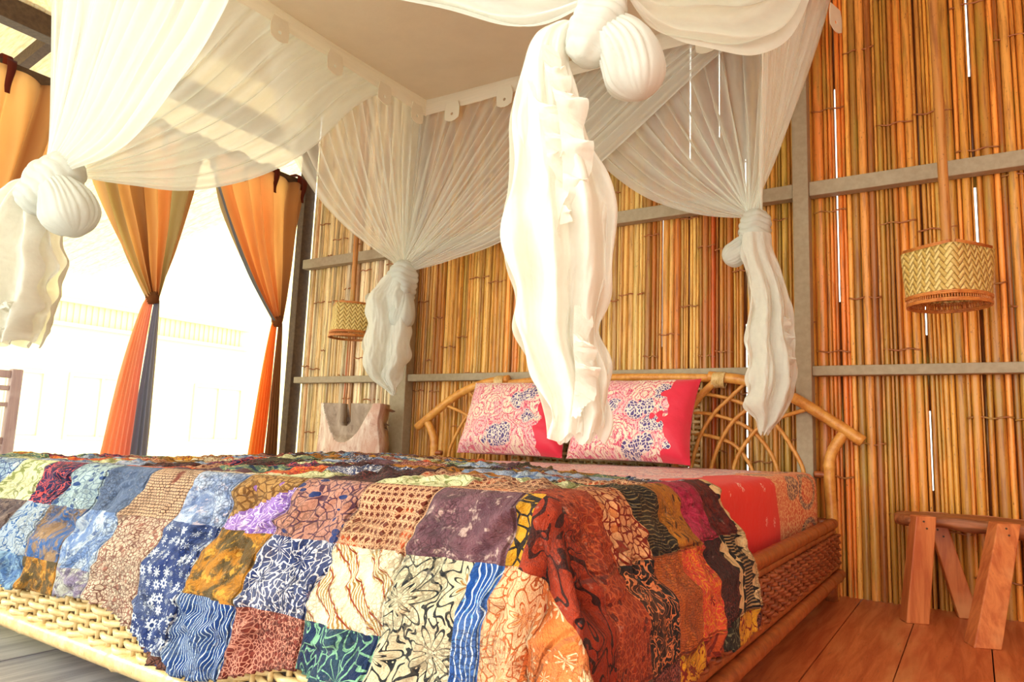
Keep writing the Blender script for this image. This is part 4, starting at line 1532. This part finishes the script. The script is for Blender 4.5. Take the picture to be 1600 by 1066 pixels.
def basket_lamp(label, c, size, rot, poletop):
    """square top, round open bottom; c = centre of the bottom rim"""
    root = thing('basket_lamp', label, 'lamp', c, 'basket lamps')
    cx, cy, cz = c
    hgt = size * .92
    def ringpt(th, t):
        # t=0 bottom circle, 1 top square
        R = size * .60
        s = max(abs(cos(th)), abs(sin(th)))
        sq = min(.50 / s, .68) * size * 1.0
        k = t ** .75
        rr = lerp(R, sq * 1.0, k)
        return Vector((cx + rr * cos(th + rot), cy + rr * sin(th + rot), cz + hgt * t))
    q_ = MB()
    q_.grid(lambda u, v: ringpt(u * 2 * pi, .14 + v * .86), 64, 12, closeu=True, uvfn=lambda u, v: (u * 2.0 if u < 1 else 2, .14 + v * .86))
    # top panel: shallow folded roof
    base = len(q_.v)
    for k in range(64): q_.vert(ringpt(k / 64 * 2 * pi, 1), (k / 32, 1))
    ctr = q_.vert((cx, cy, cz + hgt + .01), (.5, 1.4))
    for k in range(64): q_.face((base + k, base + (k + 1) % 64, ctr))
    q_.build('shade', M_TWILL, root, solid=.003)
    # lower border of upright canes with rims
    q_ = MB()
    for t in (.0, .03, .13, .16):
        pts = [ringpt(k / 64 * 2 * pi, t) for k in range(65)]
        pts = [p + Vector((p.x - cx, p.y - cy, 0)).normalized() * .002 for p in pts]
        q_.tube(pts, .0042, 6, cap=False)
    for k in range(96):
        th = k / 96 * 2 * pi
        q_.tube([ringpt(th, 0), ringpt(th, .16)], .0026, 4)
    q_.build('rim', M_RIM, root)
    q_ = MB()
    for k in range(4):
        a0 = pi / 4 + k * pi / 2; a1 = a0 + pi / 2
        p0, p1 = ringpt(a0, 1), ringpt(a1, 1)
        p0 = p0 + (p1 - p0) * .06; p1 = p1 + (p0 - p1) * .06
        for dz in (.004, .010):
            q_.tube([p0 + Vector((0, 0, dz)), (p0 + p1) / 2 + Vector((0, 0, dz + .003)), p1 + Vector((0, 0, dz))], .004, 6)
    q_.build('top_strip', M_RIM, root)
    knobbly([(cx + .004, cy, cz + hgt + .0), (cx + .002, cy, cz + hgt * 1.6), (cx - .012, cy, poletop)], size * .078, M_POLE, 'bamboo_pole', root, seg=12, nodes=.42, n=120)
    q_ = MB()
    q_.tube([(cx, cy, cz + hgt), (cx, cy, cz + hgt * .72)], .018, 12)
    q_.build('socket', M_BROWNBEAM, root)
    return root


basket_lamp('woven basket lampshade hanging on a bamboo pole at the right, before bare bamboo', (-.055, 2.9, 1.115), .212, .95, 2.92)
basket_lamp('woven basket lampshade at the left, half behind the back left net tail', (-3.215, 3.07, 1.165), .215, .95, 2.92)

# ------------------------------------------------------------------ carved block behind the bed
def block_mat(name, c1, c2, c3):
    n = NT(name)
    v = n.coord('Object', (1, 1, .5))
    k = n.noise(v, 9, 6, .7, .6); k2 = n.noise(v, 30, 4, .7)
    col = n.mix(n.step(k, .35, .65), c1, c2)
    col = n.mix(n.math('MULTIPLY', n.step(k2, .55, .7), .6), col, c3)
    return n.finish(n.bsdf(col, .7, .2, n.bump(k, .6, .02)))


M_BLK = block_mat('weathered_block', C(236, 222, 208), C(200, 158, 140), C(176, 126, 110))
M_HOL = block_mat('worn_hollow', C(150, 130, 114), C(182, 162, 144), C(112, 88, 74))
blk = thing('wooden_block', 'weathered wooden block with a notched scoop in its face, standing behind the bed', 'wood block', (-3.05, 2.98, 0))
bxc, byf = -3.05, 2.90
def outline(z):
    t = z / .755
    return .255 - .012 * t + .006 * sin(z * 17)
def notch(x, z):
    # distance inside the U notch cut in the top
    cx_ = bxc - .035
    w = .045 + .01 * (z - .6)
    if z > .655: return abs(x - cx_) < w
    return hypot((x - cx_) / w, (z - .655) / .035) < 1
def scoop(x, z):
    # shield-shaped hollow
    if z < .525: return 0
    t = (z - .525) / .235
    hw = .205 * min(1, t ** .5)
    d = 1 - abs(x - bxc) / hw
    return max(0, min(1, d * 3.5)) * min(1, t * 5)
q1, q2 = MB(), MB()
NX, NZ = 90, 120
def fpt(i, j):
    z = .755 * j / NZ
    x = bxc + (i / NX * 2 - 1) * outline(z)
    s = scoop(x, z)
    yb_ = byf + .05 * ((x - bxc) / .25) ** 2 - .012 * nz(x * 7, z * 7, 2) + .05 * s
    return (x, yb_, z)
for mb_, want in ((q1, False), (q2, True)):
    vid = {}
    for j in range(NZ):
        for i in range(NX):
            ps = fpt(i + .5, j + .5)
            if notch(ps[0], ps[2]): continue
            if (scoop(ps[0], ps[2]) > .02) != want: continue
            f_ = []
            for (a, c_) in ((i, j), (i + 1, j), (i + 1, j + 1), (i, j + 1)):
                if (a, c_) not in vid: vid[a, c_] = mb_.vert(fpt(a, c_))
                f_.append(vid[a, c_])
            mb_.face(f_)
def solid_obj(o, th):
    md = o.modifiers.new('solid', 'SOLIDIFY'); md.thickness = th; md.offset = -1
solid_obj(q1.build('body', M_BLK, blk), .16)
o_ = q2.build('scooped_face', M_HOL, blk)
o_['label'] = 'darker worn hollow'
solid_obj(o_, .05)

# ------------------------------------------------------------------ rustic bench by the wall
bench = thing('wooden_bench', 'low rustic wooden bench with a bark-edged seat, standing by the bamboo wall', 'bench', (.25, 3.0, 0))
q = MB()
def slab(u, v):
    # closed cross section (v) swept along x (u)
    x = lerp(-.262, .95, u)
    th = 2 * pi * v
    yc, zc = 3.105 + .012 * sin(u * 7), .366 + .004 * sin(u * 9)
    hw = .115 * (1 - .55 * max(0, 1 - u / .06) ** 2)
    thick = .038 + .034 * min(1, u * 3) * (.7 + .5 * nz(u * 6, 0, 1))
    c_, s_ = cos(th), sin(th)
    y = yc + hw * math.copysign(abs(c_) ** .55, c_)
    z = zc + (0 if s_ > 0 else 1) * thick * -1 * abs(s_) ** .6 + (.002 * nz(u * 20, th, 1) if s_ > 0 else .008 * nz(u * 12, th, 1))
    if s_ < 0: y += .02 * nz(u * 9, th, 3)
    return (x, y, z)
q.grid(slab, 90, 48, uvfn=lambda u, v: (u, v))
q.build('seat', M_SLAB, bench)
def leg(top, bot, w=.036, d=.030, rot=.5):
    t, b_ = Vector(top), Vector(bot)
    ex = Vector((cos(rot), sin(rot), 0)); ey = Vector((-sin(rot), cos(rot), 0))
    q_ = MB()
    k = 1.12
    q_.hexa([b_ + (-ex * w - ey * d) * k, b_ + (ex * w - ey * d) * k, b_ + (ex * w + ey * d) * k, b_ + (-ex * w + ey * d) * k,
             t - ex * w - ey * d, t + ex * w - ey * d, t + ex * w + ey * d, t - ex * w + ey * d])
    o = q_.build('leg', M_STOOL, bench, smooth=False, bevel=.004)
    # nail heads near the top of the front face
    n_ = MB()
    for dz, dx in ((.018, -.008), (.042, .004)):
        p = t.lerp(b_, dz / (t - b_).length) - ey * (d + .0005) + ex * dx
        n_.tube([p, p - ey * .002], .0035, 8)
    n_.build('nail', M_BROWNBEAM, o, smooth=False)
leg((-.165, 2.985, .372), (-.205, 2.985, 0), .034, .03, .42)
leg((.075, 2.965, .372), (-.005, 2.775, 0), .036, .032, .42)
leg((-.13, 3.17, .33), (-.045, 3.20, 0), .03, .026, .2)
leg((.78, 2.985, .372), (.84, 2.88, 0), .034, .03, .42)
leg((.74, 3.17, .33), (.76, 3.20, 0), .03, .026, .2)

# ------------------------------------------------------------------ chair on the terrace
ch = thing('wooden_chair', 'weathered grey-brown wooden chair out on the bright terrace at the far left', 'chair', (-4.95, 1.75, -.02))
q = MB(); q.box(-4.83, -4.78, 1.885, 1.945, -.02, .885); q.build('back_post', M_CHAIR, ch, smooth=False, bevel=.006)
q = MB(); q.box(-4.83, -4.78, 1.43, 1.49, -.02, .885); q.build('back_post', M_CHAIR, ch, smooth=False, bevel=.006)
for z0, z1 in ((.83, .875), (.755, .785), (.44, .48)):
    q = MB(); q.box(-4.82, -4.79, 1.49, 1.885, z0, z1); q.build('back_rail', M_CHAIR, ch, smooth=False, bevel=.005)
for k in range(6):
    y_ = 1.53 + k * .06
    q = MB(); q.box(-4.815, -4.795, y_, y_ + .022, .48, .66 + .0); q.build('back_slat', M_CHAIR, ch, smooth=False)
q = MB(); q.box(-4.82, -4.79, 1.49, 1.885, .66, .685); q.build('back_rail', M_CHAIR, ch, smooth=False)
q = MB(); q.box(-5.28, -4.80, 1.44, 1.94, .40, .43); q.build('seat', M_CHAIR, ch, smooth=False, bevel=.005)
for y_ in (1.45, 1.89):
    q = MB(); q.box(-5.26, -5.21, y_, y_ + .05, -.02, .40); q.build('leg', M_CHAIR, ch, smooth=False)

# ------------------------------------------------------------------ pale house across the way, washed out by the daylight
M_HOUSE = painted_wood('pale_house_wall', C(246, 238, 176), C(240, 230, 166), .9)
M_HTRIM = painted_wood('pale_house_trim', C(226, 206, 156), C(220, 198, 148), .9)
house = thing('house', 'pale house front washed out by daylight beyond the open side of the room', 'house', (-15, 5, -.5))
q = MB(); q.box(-15.2, -15, -6, 22, -.6, 6.5); q.build('wall', M_HOUSE, house, smooth=False)
for (y0, z0) in ((5.2, .2), (6.9, .2), (9.6, .2), (1.5, .2)):
    q = MB()
    for (a0, a1, b0, b1) in ((0, 1.3, 1.25, 1.32), (0, .07, .07, 1.25), (1.23, 1.3, .07, 1.25), (.62, .68, .07, 1.25), (0, 1.3, 0, .07)):
        q.box(-15, -14.95, y0 + a0, y0 + a1, z0 + b0, z0 + b1)
    q.build('window_frame', M_HTRIM, house, smooth=False)
q = MB()
for k in range(40):
    q.box(-14.99, -14.97, 6 + k * .12, 6.06 + k * .12, 2.5, 2.9)
q.box(-15, -14.88, 5.9, 10.9, 2.9, 2.98); q.box(-15, -14.88, 5.9, 10.9, 2.42, 2.5)
q.build('balustrade', M_HTRIM, house, smooth=False)
